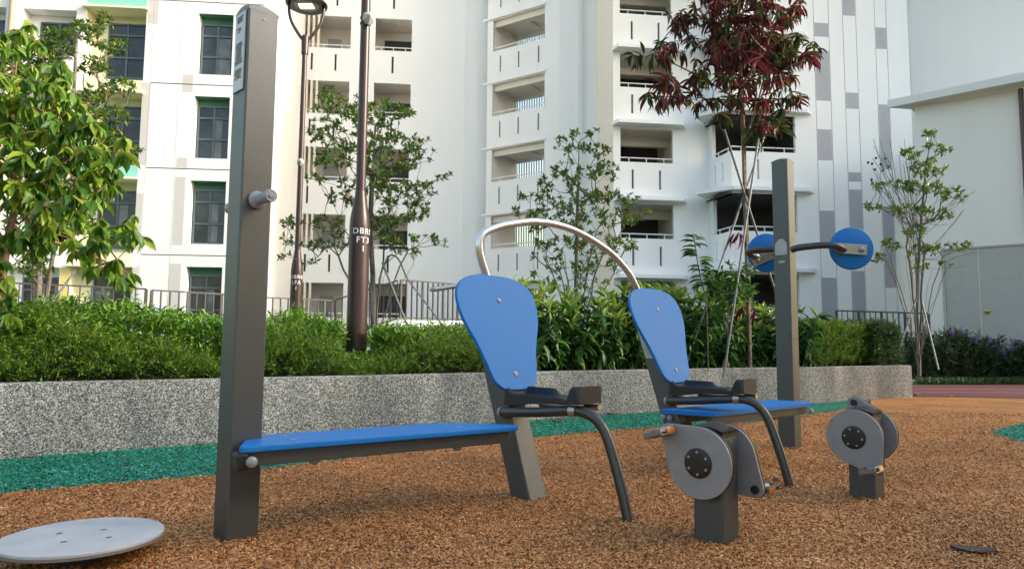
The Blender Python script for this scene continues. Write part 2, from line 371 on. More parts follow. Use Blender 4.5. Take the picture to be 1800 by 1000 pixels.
for k,(va,vb,vc) in enumerate([(683,684,686),(689,689.6,690.6)]):
    a=[gnd(u,v) for u,v in ((1606,va),(1800,vb),(2090,vc))];b=[gnd(u,v+.9) for u,v in ((2090,vc),(1800,vb),(1606,va))]
    sheet('track_line',[(p.x,p.y) for p in a+b],.003,LINEW)
kb=[gnd(u,v) for u,v in [(1600,674.5),(1700,673.6),(1760,671.5),(1830,668.5),(2000,664)]]
mb=MB()
for a,b in zip(kb[:-1],kb[1:]): mb.bar((a.x,a.y+.3,.03),(b.x,b.y+.3,.03),.5,.10)
o=mb.build('path_kerb',CONC,bevel=.01);o['kind']='structure'
# loose chips of shredded rubber laid over the two ground colours
def inpoly(x,y,poly):
    c=np.zeros(len(x),bool);n=len(poly);j=n-1
    for i in range(n):
        xi,yi=poly[i];xj,yj=poly[j]
        m=((yi>y)!=(yj>y))&(x<(xj-xi)*(y-yi)/(yj-yi+1e-12)+xi);c^=m;j=i
    return c
def chips(n):
    inv=RS.uniform(1/9.5,1/2.25,n);Y=1/inv            # denser towards the seats in front
    X=RS.uniform(-.88,.92,n)*Y
    return X,Y
def wall_side(x,y):
    ok=np.ones(len(x),bool)
    for (a,b),(c,d) in zip(WL[:-1],WL[1:]):
        m=(x>=a)&(x<c);ok&=~(m&(y>b+(d-b)*(x-a)/(c-a)-.02))
    return ok
def chip_mesh(name,X,Y,mat):
    n=len(X);sc=(.75+.12*Y)
    L=RS.uniform(.009,.024,n)*sc;W=RS.uniform(.0035,.0085,n)*sc;th=RS.uniform(0,2*np.pi,n);pi_=RS.normal(0,.22,n);ro=RS.normal(0,.36,n)
    d=np.stack([np.cos(th)*np.cos(pi_),np.sin(th)*np.cos(pi_),np.sin(pi_)],1);s=np.stack([-np.sin(th)*np.cos(ro),np.cos(th)*np.cos(ro),np.sin(ro)],1)
    c=np.stack([X,Y,RS.uniform(0.001,.009,n)+.25*L*np.abs(np.sin(pi_))],1);up=np.cross(d,s)
    bend=(RS.uniform(-.2,.35,n)*L)[:,None]*up
    V=np.stack([c-d*L[:,None]/2-s*W[:,None]*.3,c-d*L[:,None]/2+s*W[:,None]*.3,c+bend-s*W[:,None]/2,c+bend+s*W[:,None]/2,c+d*L[:,None]/2-s*W[:,None]*.25,c+d*L[:,None]/2+s*W[:,None]*.25],1)
    F0=np.array([[0,2,3,1],[2,4,5,3]]);FF=(F0[None]+(np.arange(n)*6)[:,None,None]).reshape(-1,4)
    o=mesh_np(name,V.reshape(-1,3),FF,mat);return o
X,Y=chips(330000);ok=wall_side(X,Y);X=X[ok];Y=Y[ok]
wob=.025*np.sin(X*37)+.02*np.sin(Y*53+X*11)
g=inpoly(X+wob,Y+wob,green_poly)|inpoly(X+wob,Y+wob,green_poly2)
tag(chip_mesh('rubber_chips',X[~g],Y[~g],CHIPO),'orange brown shredded rubber chips covering the playground floor','rubber chips',kind='stuff')
tag(chip_mesh('rubber_chips',X[g],Y[g],CHIPG),'green shredded rubber chips in the band along the planter wall','rubber chips',kind='stuff')
# ------------------------------------------------------------------ planter
def offs(pts,d):
    out=[]
    for i,p in enumerate(pts):
        a=Vector(pts[max(i-1,0)]);b=Vector(pts[min(i+1,len(pts)-1)]);t=(b-a).normalized();out.append((p[0]-t.y*d,p[1]+t.x*d))
    return out
ws=[(p.x,p.y) for p in cr_curve([(x,y,0) for x,y in WL],5)]
wi=offs(ws,.16);n=len(ws);zt=.568
mb=MB();prof=[]
for i in range(n):
    o_=Vector((*ws[i],0));i_=Vector((*wi[i],0));t=(i_-o_).normalized()
    prof.append([o_+Vector((0,0,-.02)),o_+Vector((0,0,zt-.012)),o_+t*.012+Vector((0,0,zt)),i_-t*.012+Vector((0,0,zt)),i_+Vector((0,0,zt-.012)),i_+Vector((0,0,.3))])
vs=[p for r in prof for p in r];fs=[]
for i in range(n-1):
    for k in range(5): fs.append((i*6+k,(i+1)*6+k,(i+1)*6+k+1,i*6+k+1))
fs.append(tuple((n-1)*6+k for k in range(6)));mb.add(vs,fs)
# return wall at the right-hand end
e=Vector((*ws[-1],0));mb.box((e.x-.085,e.y+1.55,.283),(.16,3.1,.565),((1,0,0),(0,1,0),(0,0,1)))
pw=thing('planter_wall','long low planter wall of grey exposed aggregate along the rubber floor','planter wall')
mb.build('wall',AGG,pw,smooth=False)
mb=MB();far=[(13,19),(-12,12)]
poly=[(x,y,.50) for x,y in wi]+[(7.5,15.5,.5),(6,17.5,.5),(-11,11,.5),(-13,4,.5)]
mb.add(poly,[tuple(range(len(poly)))]);o=mb.build('planting_bed',SOIL);o['kind']='structure'
# ------------------------------------------------------------------ fitness station
fa=math.radians(-45);f=Vector((math.cos(fa),math.sin(fa),0));l=Vector((-f.y,f.x,0));UZ=Vector((0,0,1))
LPc=Vector((-1.269,3.247,0));S1=Vector((.12,4.10,0));S2=Vector((1.32,5.03,0));RPc=Vector((2.512,6.24,0))
ST=thing('fitness_station','dark grey fitness station with blue seats and benches, tall end posts and steel arch','exercise station',(.12,4.1,0))
def dome(mb,c,r,z0,sag,ax,ay,mi=0,n=6):
    vs=[];fs=[]
    for j in range(n+1):
        for i in range(n+1):
            x=(i/n*2-1);y=(j/n*2-1);vs.append(c+ax*(x*r)+ay*(y*r)+UZ*(z0+sag*(2-x*x-y*y)))
    for j in range(n):
        for i in range(n): a=j*(n+1)+i;fs.append((a,a+1,a+n+2,a+n+1))
    mb.add(vs,fs,mi)
    for (p,q,s) in ((0,1,0),(1,0,0),(0,-1,0),(-1,0,0)):
        pts=[]
        for i in range(n+1):
            w=i/n*2-1;x=p+q*w if p else q*w;y=q if False else (w if p else q)
            x,y=(p,w) if p else (w,q);pts.append(c+ax*(x*r)+ay*(y*r)+UZ*(z0+sag*(2-x*x-y*y)))
        base=[c+ax*((p or 1)*r)+ay*((1 if p else q)*r)+UZ*(z0-.001)]
        e0=Vector(pts[0]);e0.z=z0-.012;e1=Vector(pts[-1]);e1.z=z0-.012
        mb.add(pts+[e1,e0],[tuple(range(n+3))],mi)
def square_post(name,c,h,parent,capmat=CHAR,ang=45,s=.15,capz=None,sag=.018,label=None):
    ax=Vector((math.cos(math.radians(ang)),math.sin(math.radians(ang)),0));ay=Vector((-ax.y,ax.x,0))
    mb=MB();mb.box(c+UZ*(h/2-.03),(s,s,h+.06),(ax,ay,UZ));p=mb.build(name,CHAR,parent,bevel=.008)
    mb=MB();dome(mb,c,s/2+.001,h,sag,ax,ay);mb.build('cap',capmat,p,smooth=True)
    return p,ax,ay
LP,ax,ay=square_post('post',LPc,2.50,ST,sag=.02)
# grips on both sides of the left-hand post
for sgn in (1,-1):
    mb=MB();b0=LPc+f*(.075*sgn)+UZ*1.567
    mb.lathe(b0,f*sgn,[(0,.040),(.012,.043),(.022,.038),(.03,.026),(.12,.026),(.135,.029),(.15,.030),(.156,.027)],28)
    if sgn>0: mb.lathe(b0+f*.1555,f,[(0,.013),(.004,.014),(.005,.011)],18)
    mb.build('grip',GREYP,LP,smooth=True)
# instruction plate on the left-facing side
pc=LPc-l*.0765+UZ*2.29
mb=MB();mb.box(pc-l*.003,(.108,.008,.39),(f,l,UZ));pl=mb.build('instruction_plate',PLAQ,LP,bevel=.002)
z=2.455
for blk,nl in ((0,4),(1,3),(2,13),(3,6)):
    mb=MB()
    for k in range(nl):
        w=RS.uniform(.045,.085) if blk!=1 else RS.uniform(.015,.05)
        mb.box(pc+UZ*(z-2.28)-l*.0085+f*(.0 if blk!=1 else RS.uniform(-.02,.02)),(w,.001,.0032),(f,l,UZ));z-=.0085
    z-=.022 if blk!=1 else .05
    mb.build('lettering',INK,pl)
RP,_,_=square_post('post',RPc,2.60,ST,sag=.018)
# benches -------------------------------------------------------------
def rounded(poly,rad,seg=4):
    out=[];n=len(poly)
    for i in range(n):
        p=Vector(poly[i]);a=Vector(poly[i-1]);b=Vector(poly[(i+1)%n]);r=rad[i] if hasattr(rad,'__len__') else rad
        if r<=0: out.append(p);continue
        da=(a-p).normalized();db=(b-p).normalized();A=p+da*r;B=p+db*r
        for k in range(seg+1):
            t=k/seg;out.append((1-t)**2*A+2*t*(1-t)*p+t*t*B)
    return out
def bench(pn,d,L,w,cutL,cutR,z=.45,bolts=(),legs=()):
    """pn: near-left corner; d along; w depth"""
    d=Vector(d).normalized();nn=Vector((-d.y,d.x,0))
    P0=Vector(pn);pts=[P0+d*cutL[0],P0+d*(L-cutR[0]),P0+d*L+nn*cutR[1],P0+d*(L-cutR[2])+nn*w,P0+d*cutL[1]+nn*w]
    pr=rounded(pts,[.035,.028,.028,.09,.01])
    mb=MB();mb.prism([p+UZ*(z-.028) for p in pr],(0,0,.028));bd=mb.build('bench_board',BLUE,ST,bevel=.007,bseg=3)
    for s_,o_ in bolts:
        mb=MB();c=P0+d*s_+nn*o_+UZ*z;mb.lathe(c-UZ*.002,UZ,[(0,.013),(.004,.013),(.006,.009)],16);mb.build('bolt',CAPG,bd,smooth=True)
    mb=MB()
    for off in (.055,w-.09):
        mb.bar(P0+d*(cutL[0]+.03)+nn*off+UZ*(z-.061),P0+d*(L-cutR[0]-.04)+nn*off+UZ*(z-.061),.04,.062)
    br=mb.build('bench_rail',CHAR,ST,bevel=.004)
    for s_ in legs:
        mb=MB();mb.lathe(P0+d*s_+nn*.08+UZ*(z-.115),UZ,[(0,.012),(.006,.022),(.014,.026),(.03,.027)],16);mb.build('end_cap',CAPG,br,smooth=True)
    return bd,br,d,nn
A=Vector((-1.162,2.963,0));B=Vector((.06,3.821,0));d1=(B-A).normalized();L1=(B-A).length
bd,br,d1,n1=bench(A,d1,L1+.01,.357,(0,.13),(.03,.06,.28),bolts=((.27,.11),(.27,.25),(1.16,.11),(1.16,.25)),legs=(.36,1.13))
mb=MB();q=A+d1*.022+n1*.05+UZ*.385;mb.box(q,(.05,.10,.075),(d1,n1,UZ));mb.build('end_bracket',BLACKP,br,bevel=.012,bseg=3)
mb=MB();mb.lathe(A+d1*.055-n1*.005+UZ*.385,-n1,[(0,.024),(.012,.024),(.02,.018),(.023,.008)],20);mb.build('end_cap',CAPG,br,smooth=True)
A=Vector((1.30,4.60,0));B=Vector((2.44,5.562,0));d2=(B-A).normalized();L2=(B-A).length
bd2,br2,d2,n2=bench(A,d2,L2,.36,(.08,-.02),(.0,.03,.0),bolts=((.3,.11),(.3,.25),(1.1,.11),(1.1,.25)),legs=(1.02,))
mb=MB();mb.lathe(A+d2*(L2-.06)-n2*.0+UZ*.385,-n2,[(0,.024),(.012,.024),(.02,.018),(.023,.008)],20);mb.build('end_cap',CAPG,br2,smooth=True)
# seats -----------------------------------------------------------------
prof=[(-.022,.085),(-.010,.125),(.010,.155),(.035,.178),(.075,.196),(.13,.211),(.2,.232),(.28,.262),(.36,.300),(.44,.330),(.52,.343),(.59,.338),(.65,.308),(.69,.258),(.715,.19),(.727,.10),(.729,.0)]
half=cr_curve([(h,v,0) for v,h in prof],3)
outline=[(p.x,p.y) for p in half]+[(-p.x,p.y) for p in reversed(half[:-1])]
k_=.34;U=( -f*k_+UZ).normalized();NB=(f+UZ*k_).normalized()
def seat(S,first):
    org=S+f*(-.12)+UZ*.64
    def SP(a,b,z): return S+f*a+l*b+UZ*z
    # leaning square post
    mb=MB();bx=U;top=1.20
    c0=SP(-.0105-.0,0,0);zl=(top+.03)/bx.z
    sec=.15
    vs=[]
    for zz in (-.03,top):
        ctr=S+f*(-.0105-k_*zz)+UZ*zz
        for i,j in ((-1,-1),(1,-1),(1,1),(-1,1)): vs.append(ctr+f*(i*.0785)+l*(j*.075))
    mb.add(vs,[(3,2,1,0),(4,5,6,7),(0,1,5,4),(1,2,6,5),(2,3,7,6),(3,0,4,7)]);sp=mb.build('seat_post',CHAR,ST,bevel=.008)
    # label plate on the side of the post behind the backrest
    mb=MB();za,zb=.80,1.02
    q=[S+f*(-.0105-k_*z_+a_)-l*.0775+UZ*z_ for z_,a_ in ((za,-.06),(za,.05),(zb,.05),(zb,-.06))]
    mb.prism(q,-l*.002);lp=mb.build('label_plate',PLAQ,sp)
    mb=MB()
    for k in range(14):
        z_=zb-.02-k*.013;cc=S+f*(-.0105-k_*z_-.005+RS.uniform(-.004,.004))-l*.0805+UZ*z_;mb.box(cc,(RS.uniform(.06,.09),.001,.0035),(f,l,UZ))
    mb.build('lettering',INK,lp)
    # backrest
    bp=[org+l*b+U*v-NB*.012 for b,v in outline];mb=MB();mb.prism(bp,NB*.024)
    bk=mb.build('backrest',BLUE,ST,bevel=.007,bseg=3)
    for v in (.077,.557):
        mb=MB();mb.lathe(org+U*v+NB*.0115+l*.003,NB,[(0,.017),(.004,.017),(.0065,.012)],18);mb.build('bolt',CAPG,bk,smooth=True)
    # saddle: moulded bucket
    na,nb=46,20;a0,a1,hb=-.135,.448,.107;vs=[];fs=[]
    def sm(x,e0,e1): t=min(1,max(0,(x-e0)/(e1-e0)));return t*t*(3-2*t)
    def top_z(a,b):
        dish=.598
        block=sm(a,.355,.395 if abs(b)>.04 else .41)*.072
        nearw=(1-sm(a,-.115,-.045))*.034
        farw=(1-sm(a,.11,.16))*.034
        side=sm(b,.05,.085)*farw+sm(-b,.05,.085)*nearw
        back=(1-sm(a,-.125,-.09))*.034
        edge=.012*(sm(abs(b),.03,.09))
        return dish+max(side,back)+block+edge*(1-sm(a,.3,.36))-.004*(1-block/.072)
    for j in range(nb+1):
        for i in range(na+1):
            a=a0+(a1-a0)*i/na;b=(j/nb*2-1);w=hb*(1-.05*math.sin(math.pi*min(1,max(0,(a+.13)/.5))))
            rr=.02 # rounded plan corners
            ea=max(0,rr-(a-a0))+max(0,rr-(a1-a));w-=ea*ea/(2*rr)*1.2
            z=top_z(a,b*w);e=max(0,abs(b)-.88)/.12;z-=.010*e*e
            vs.append(SP(a,b*w,z))
    def idx(i,j): return j*(na+1)+i
    for j in range(nb):
        for i in range(na): fs.append((idx(i,j),idx(i+1,j),idx(i+1,j+1),idx(i,j+1)))
    ring=[idx(i,0) for i in range(na+1)]+[idx(na,j) for j in range(1,nb+1)]+[idx(i,nb) for i in range(na-1,-1,-1)]+[idx(0,j) for j in range(nb-1,0,-1)]
    base=len(vs)
    for r_ in ring:
        p=vs[r_];a=(p-S).dot(f);q=Vector(p);q.z=.538+.038*sm(a,-.1,.3);vs.append(q)
    m=len(ring)
    for i in range(m): fs.append((ring[i],base+i,base+(i+1)%m,ring[(i+1)%m]))
    fs.append(tuple(base+i for i in range(m)))
    mb=MB();mb.add(vs,fs);sd=mb.build('saddle',BLACKP,ST,smooth=True)
    mb=MB();mb.ball(SP(.105,.085,.613),.009,(1,1,1),10,6);mb.build('drain_hole',plain('black_hole',(.004,.004,.004,1),.9) if 'black_hole' not in MATS else MATS['black_hole'],sd,smooth=True)
    # bent tube that carries the saddle and runs down to the ground
    path=[SP(-.137,-.105,.492),SP(.0,-.105,.503),SP(.15,-.10,.515),SP(.27,-.088,.527),SP(.36,-.075,.536),SP(.43,-.063,.536),SP(.50,-.05,.514),SP(.553,-.038,.466),SP(.588,-.032,.40),SP(.622,-.03,.31),SP(.672,-.03,.16),SP(.722,-.03,-.02)]
    mb=MB();mb.tube(cr_curve(path,5),.0285,20);tb=mb.build('support_tube',CHAR2,ST,smooth=True)
    mb=MB();ax_=(path[0]-path[1]).normalized();mb.lathe(path[0]-ax_*.002,ax_,[(0,.033),(.012,.034),(.02,.030),(.024,.018)],22);mb.build('end_cap',CAPG,tb,smooth=True)
    mb=MB();mb.tube([SP(.365,-.0735,.537),SP(.378,-.0718,.537),SP(.405,-.068,.5372)],.0325,20);mb.box(SP(.385,-.045,.568),(.04,.07,.012),(f,l,UZ));mb.build('clamp',BRUSH,tb,smooth=True)
    mb=MB();mb.tube([SP(.02,.062,.535),SP(.462,.062,.553)],.0165,16);mb.box(SP(.2,0,.56),(.3,.12,.012),(f,l,UZ));mb.build('saddle_rail',BRUSH,tb,smooth=True)
    return SP
SP1=seat(S1,True);SP2=seat(S2,False)
# handle and socket behind the first backrest
mb=MB();k0=S1+f*(-.455)+UZ*1.245
pts=cr_curve([k0+l*.02,k0-l*.16-f*.03+UZ*.015,k0-l*.33-f*.02-UZ*.01,k0-l*.42+f*.03-UZ*.025],6)
mb.tube(pts,[.03]*(len(pts)-2)+[.027,.016],16,flat=.5);mb.build('handle',GREYP,ST,smooth=True)
mb=MB();s0=S1+f*(-.455)+UZ*1.312;mb.ball(s0+l*.01,.066,(1,1,.62),20,12);mb.build('arch_socket',GREYP,ST,smooth=True)
# steel arch between the two backs
dv=(S2-S1).normalized();ab=S1-f*.43
ap=[(.06,1.20),(.045,1.27),(.022,1.341),(-.011,1.42),(-.036,1.50),(-.034,1.565),(.01,1.622),(.13,1.675),(.25,1.707),(.377,1.734),(.48,1.744),(.584,1.745),(.747,1.730),(.90,1.695),(1.033,1.650),(1.17,1.592),(1.277,1.527),(1.355,1.465),(1.403,1.42),(1.467,1.33),(1.512,1.24),(1.53,1.18)]
mb=MB();mb.tube(cr_curve([ab+dv*s+UZ*z for s,z in ap],5),.0245,22);mb.build('arch',STEEL,ST,smooth=True)
# domed bolt heads on the side of the second seat post
mb=MB()
for a_,z_ in ((-.193,.369),(-.136,.366)):
    mb.lathe(S2+f*a_-l*.075+UZ*z_,-l,[(0,.021),(.012,.023),(.02,.018),(.024,.008)],18)
mb.build('bolt',GREYP,ST,smooth=True)
# chest pads on the right-hand post
def pad(c,tilt,arm,pc):
    nrm=Vector((.08,1,0)).normalized();e=Vector((1,-.08,0)).normalized()
    mb=MB();mb.lathe(c,nrm,[(0,.178),(.004,.186),(.012,.190),(.026,.190),(.034,.182),(.036,.17)],56);pd=mb.build('pad',BLUE,ST,smooth=True)
    ct,st_=math.cos(tilt),math.sin(tilt);u=e*ct+UZ*st_;w=-e*st_+UZ*ct
    mb=MB();mb.box(pc-nrm*.004,(.27,.008,.092),(u,nrm,w));mp=mb.build('mounting_plate',BRUSH,pd,bevel=.003)
    for s_ in (.085,-.085):
        mb=MB();mb.lathe(pc+u*s_-nrm*.008,-nrm,[(0,.027),(.01,.027),(.022,.02),(.027,.008)],20);mb.build('bolt',CAPG,mp,smooth=True)
    mb=MB();mb.tube(cr_curve(arm,6),.030,18);am=mb.build('arm',CHAR2,ST,smooth=True)
    mb=MB();d_=(arm[-1]-arm[-2]).normalized();mb.lathe(arm[-1]-d_*.03,d_,[(0,.031),(.03,.031),(.036,.02)],18);mb.lathe(arm[-1],d_,[(0,.012),(.05,.012)],12);mb.build('arm_collar',BRUSH,am,smooth=True)
cR=at(1498,436.5,6.02);pR=at(1496,438,6.0)
a0=RPc+f*.03+UZ*1.785
armR=[at(1392,439,6.12),at(1404,435.5,6.07),at(1425,433,6.02),at(1448,431,5.96),at(1466,432,5.92),at(1478,436,5.93),at(1483,438.5,5.985)]
pad(cR,-.07,armR,pR)
cL=at(1349,444,6.63);pL=at(1345,452,6.61)
armL=[at(1380,437,6.36),at(1355,438.5,6.43),at(1335,439.5,6.47),at(1321,441,6.47),at(1316,444,6.50),at(1322,449,6.54),at(1330,451,6.585)]
pad(cL,.42,armL,pL)
# small mounts on the post: five-sided cover plate, green maker's label and a clamp band
mb=MB();zc=1.80
shape=[(-.052,-.075),(.052,-.075),(.056,-.06),(.056,.03),(.03,.062),(.012,.075),(-.012,.075),(-.03,.062),(-.056,.03),(-.056,-.06)]
mb.prism([RPc-l*.0755+f*(x)+UZ*(zc+z) for x,z in shape],-l*.006);cvp=mb.build('cover_plate',SENS,RP,bevel=.002)
for x,z in ((0,.045),(-.038,-.055),(.038,-.055)):
    mb=MB();mb.lathe(RPc-l*.082+f*x+UZ*(zc+z),-l,[(0,.005),(.003,.004)],10);mb.build('screw',CAPG,cvp)
mb=MB();mb.box(RPc-l*.0762+UZ*1.665,(.062,.002,.022),(f,l,UZ));gl=mb.build('maker_label',GREENL,RP,bevel=.0005)
mb=MB();
for k in range(6): mb.box(RPc-l*.0776+f*(-.024+k*.0095)+UZ*1.668,(.006,.001,.006),(f,l,UZ))
mb.box(RPc-l*.0776+UZ*1.659,(.04,.001,.003),(f,l,UZ));mb.build('label_mark',TEXTW,gl)
for c,h in ((LPc,2.455),(RPc,2.585)):
    mb=MB();mb.lathe(c+f*.0755+l*.0+UZ*h,f,[(0,.006),(.003,.005)],10);mb.build('screw',CAPG,LP if c is LPc else RP)
# ------------------------------------------------------------------ pedal units
def pedal_unit(c,angn,label,group,ang=45,angf=None):
    T=thing('pedal_unit',label,'pedal trainer',c,group)
    ax=Vector((math.cos(math.radians(-ang)),math.sin(math.radians(-ang)),0));ly=Vector((-ax.y,ax.x,0))
    mb=MB();mb.box(c+UZ*.225,(.15,.15,.51),(ax,ly,UZ));po=mb.build('post',CHAR,T,bevel=.008)
    mb=MB();dome(mb,c,.0765,.506,.019,ax,ly);
    mb.box(c+UZ*.4915,(.153,.153,.033),(ax,ly,UZ));mb.build('cap',BLACKP,T,smooth=True,bevel=.0)
    mb=MB();mb.lathe(c+ax*.0755+UZ*.462,ax,[(0,.005),(.003,.004)],10);mb.build('screw',CAPG,po)
    for sgn,angd in ((-1,angn),(1,angf or angn+180)):
        hub=c+ax*(-.018)+ly*(sgn*.118)+UZ*.362;A_=math.radians(angd)
        cd=ax*math.cos(A_)+UZ*math.sin(A_);cw=-ax*math.sin(A_)+UZ*math.cos(A_)
        R0,R1,D=.163,.038,.205;al=math.acos((R0-R1)/D);pts=[]
        for k in range(41):
            q=al+(2*math.pi-2*al)*k/40;pts.append(hub+cd*(R0*math.cos(q))+cw*(R0*math.sin(q)))
        for k in range(11):
            q=-al+2*al*k/10;pts.append(hub+cd*(D+R1*math.cos(q))+cw*(R1*math.sin(q)))
        mb=MB();mb.prism([p-ly*.007 for p in pts],ly*.014);pls=mb.build('crank_plate',LAM,T,bevel=.003)
        ctr_=hub+cd*.03
        mb=MB();mb.prism([ctr_+(p-ctr_)*1.012+ly*.0075 for p in pts],ly*.009);mb.build('backing_plate',BLACKP,pls,bevel=.002)
        mb=MB();mb.lathe(hub+ly*sgn*.007,ly*sgn,[(0,.068),(.006,.068),(.010,.062),(.011,.05)],36);hb_=mb.build('hub_cover',BLACKP,T,smooth=True)
        for k in range(6):
            mb=MB();q=math.radians(k*60+20+angd*.5);mb.lathe(hub+ly*sgn*.0165+ax*(.050*math.cos(q))+UZ*(.050*math.sin(q)),ly*sgn,[(0,.0062),(.0025,.0062),(.0027,.003)],12);mb.build('hub_bolt',BRUSH,hb_,smooth=True)
        mb=MB();mb.lathe(hub-ly*sgn*.05,ly*sgn,[(0,.03),(.045,.03)],20);mb.build('axle',CHAR2,T,smooth=True)
        # pedal
        tip=hub+cd*D
        mb=MB();mb.lathe(tip-ly*sgn*.014,-ly*sgn,[(0,.02),(.006,.02),(.007,.014)],18);mb.lathe(tip+ly*sgn*.007,ly*sgn,[(0,.018),(.006,.018)],18);mb.build('crank_bush',BLACKP,pls,smooth=True)
        pm=tip+ly*sgn*.08;tl=.30 if sgn<0 else -.1;px=ax*math.cos(tl)+UZ*math.sin(tl);pz=-ax*math.sin(tl)+UZ*math.cos(tl)
        mb=MB();mb.tube([tip+ly*sgn*.008,tip+ly*sgn*.125],.009,12);mb.lathe(tip+ly*sgn*.035,ly*sgn,[(0,.012),(.005,.019),(.07,.019),(.075,.012)],14)
        for s_ in (-1,1):
            e0=pm+px*(s_*.046);mb.box(e0+pz*.014,(.005,.118,.006),(px,ly,pz));mb.box(e0-pz*.014,(.005,.118,.006),(px,ly,pz))
            for kk in range(9): mb.box(e0+ly*(-.052+kk*.013)+pz*.019,(.005,.006,.006),(px,ly,pz))
            for ee in (-.0565,.0,.0565): mb.box(e0+ly*ee,(.005,.006,.034),(px,ly,pz))
        for ee in (-.058,.058): mb.bar(pm-px*.046+ly*ee,pm+px*.046+ly*ee,.005,.024,up=pz)
        pdl=mb.build('pedal',PEDM,T,bevel=.0008,bseg=1)
        for s_ in (-1,1):
            mb=MB();mb.box(pm+px*(s_*.0475)-ly*sgn*.024,(.010,.062,.0225),(px,ly,pz));mb.build('reflector',AMBER,pdl,bevel=.001)
    for z_ in (.37,.31):
        mb=MB();mb.lathe(c+ax*.04+ly*.075+UZ*z_,ly,[(0,.006),(.022,.006),(.024,.009),(.03,.008)],12);mb.build('bolt',BLACKP,po,smooth=True)
pedal_unit(Vector((.963,3.268,0)),141.5,'near grey pedal unit, its near crank plate raised towards the first seat','pedal units in front of the seats')
pedal_unit(Vector((2.15,4.205,0)),-56,'farther grey pedal unit standing right of the second seat, its near crank hanging down','pedal units in front of the seats',ang=47,angf=113)
# ------------------------------------------------------------------ balance disc
dc=gnd(146,944,.095);T=thing('balance_disc','round pale grey balance disc just above the rubber floor at the lower left','balance disc',(dc.x,dc.y,0))
tn=Vector((0,.008,1)).normalized()
mb=MB();mb.lathe(dc-tn*.011,tn,[(0,.285),(.003,.2965),(.019,.2975),(.022,.295)],90);bdz=mb.build('board',DISCM,T,smooth=True)
mb=MB();mb.lathe(dc-tn*.013,tn,[(0,.2982),(.012,.2986)],90);mb.build('rim',plain('disc_rim',(.17,.155,.15,1),.6),T,smooth=True)
mb=MB()
for u,v in [(104,937),(182,930),(112,952),(191,944)]:
    q=gnd(u,v,.106);mb=MB();mb.lathe(Vector((q.x,q.y,dc.z+.0085-((q.x-dc.x)*tn.x+(q.y-dc.y)*tn.y))),tn,[(0,.0125),(.0035,.0125),(.0038,.006)],16);mb.build('bolt',ENG,bdz)
mb=MB();mb.lathe((dc.x,dc.y,-.01),UZ,[(0,.09),(.06,.09),(.09,.05)],28);mb.build('pivot',BLACKP,T,smooth=True)
# ------------------------------------------------------------------ litter
def curl_leaf(name,c,L,W,yaw,curl,mat,label,cat='fallen leaf',rise=.01,pitch=0.,group='fallen leaves on the floor'):
    mb=MB();n=10;vs=[];fs=[];d=Vector((math.cos(yaw),math.sin(yaw),0));s=Vector((-d.y,d.x,0))
    for i in range(n+1):
        t=i/n;w=W*math.sin(math.pi*min(.97,max(.04,t)))**.7*(1+.15*math.sin(i*2.3))
        ang=(t-.5)*curl;r=L/max(abs(curl),.01);a=r*math.sin(ang);z=r*(1-math.cos(ang))+rise+pitch*t*L
        for j in (-1,0,1): vs.append(c+d*a+s*(w*j/2)+UZ*(z+(.25*W*abs(j)*(1 if curl>.3 else .4))))
    for i in range(n):
        for j in range(2): a=i*3+j;fs.append((a,a+1,a+4,a+3))
    mb.add(vs,fs);o=mb.build(name,mat,origin=c,smooth=True)
    md=o.modifiers.new('t','SOLIDIFY');md.thickness=.0012
    tag(o,label,cat,group);return o
curl_leaf('fallen_leaf',gnd(980,744),.19,.06,.2,1.9,DEAD,'curled brown fallen leaf on the green band, right of the first seat post',rise=.012)
curl_leaf('fallen_leaf',gnd(1078,729),.15,.07,.1,.5,DEAD2,'flat tan fallen leaf against the planter wall, left one of a pair')
curl_leaf('fallen_leaf',gnd(1100,724),.14,.06,.3,.4,DEAD2,'flat tan fallen leaf against the planter wall, right one of a pair')
curl_leaf('fallen_leaf',gnd(722,967),.06,.028,-.2,1.6,DEAD,'small curled brown leaf on the orange floor below the first bench')
curl_leaf('bark_strip',gnd(1712,972),.18,.10,-.30,.25,DARKBK,'dark flat strip of bark on the orange floor at the lower right','bark strip',group=None or 'litter')
curl_leaf('fallen_leaf',gnd(352,784),.08,.035,.3,1.2,DEAD,'small dark red leaf at the wall foot left of the tall post')
curl_leaf('fallen_leaf',gnd(275,965),.028,.016,.3,.4,plain('green_scrap',(.02,.22,.10,1),.6),'tiny green scrap beside the balance disc','rubber scrap')
curl_leaf('fallen_leaf',gnd(1610,696),.15,.09,.3,1.4,DEAD2,'tan dry leaf at the right-hand corner of the planter wall')
curl_leaf('fallen_leaf',gnd(1668,698),.16,.07,.1,.4,DEAD2,'flat tan leaf on the edge of the red track')
curl_leaf('fallen_leaf',gnd(1366,845),.09,.05,.5,1.2,DEAD2,'pinkish dry leaf lying behind the near pedal unit')
curl_leaf('fallen_leaf',gnd(225,825),.045,.02,.1,.8,DEAD2,'small orange leaf on the green band below the left end of the wall')
curl_leaf('fallen_leaf',gnd(940,750),.06,.03,.4,.6,DEAD2,'tiny tan leaf on the green band beside the first seat post')
curl_leaf('fallen_leaf',gnd(50,806),.12,.03,.6,.5,DEAD,'dark leaf at the foot of the wall near the left edge')
curl_leaf('fallen_leaf',gnd(835,962) if False else gnd(1265-60,946),.04,.02,1.,.6,DEAD2,'pale chip beside the foot of the near pedal post','dry leaf')
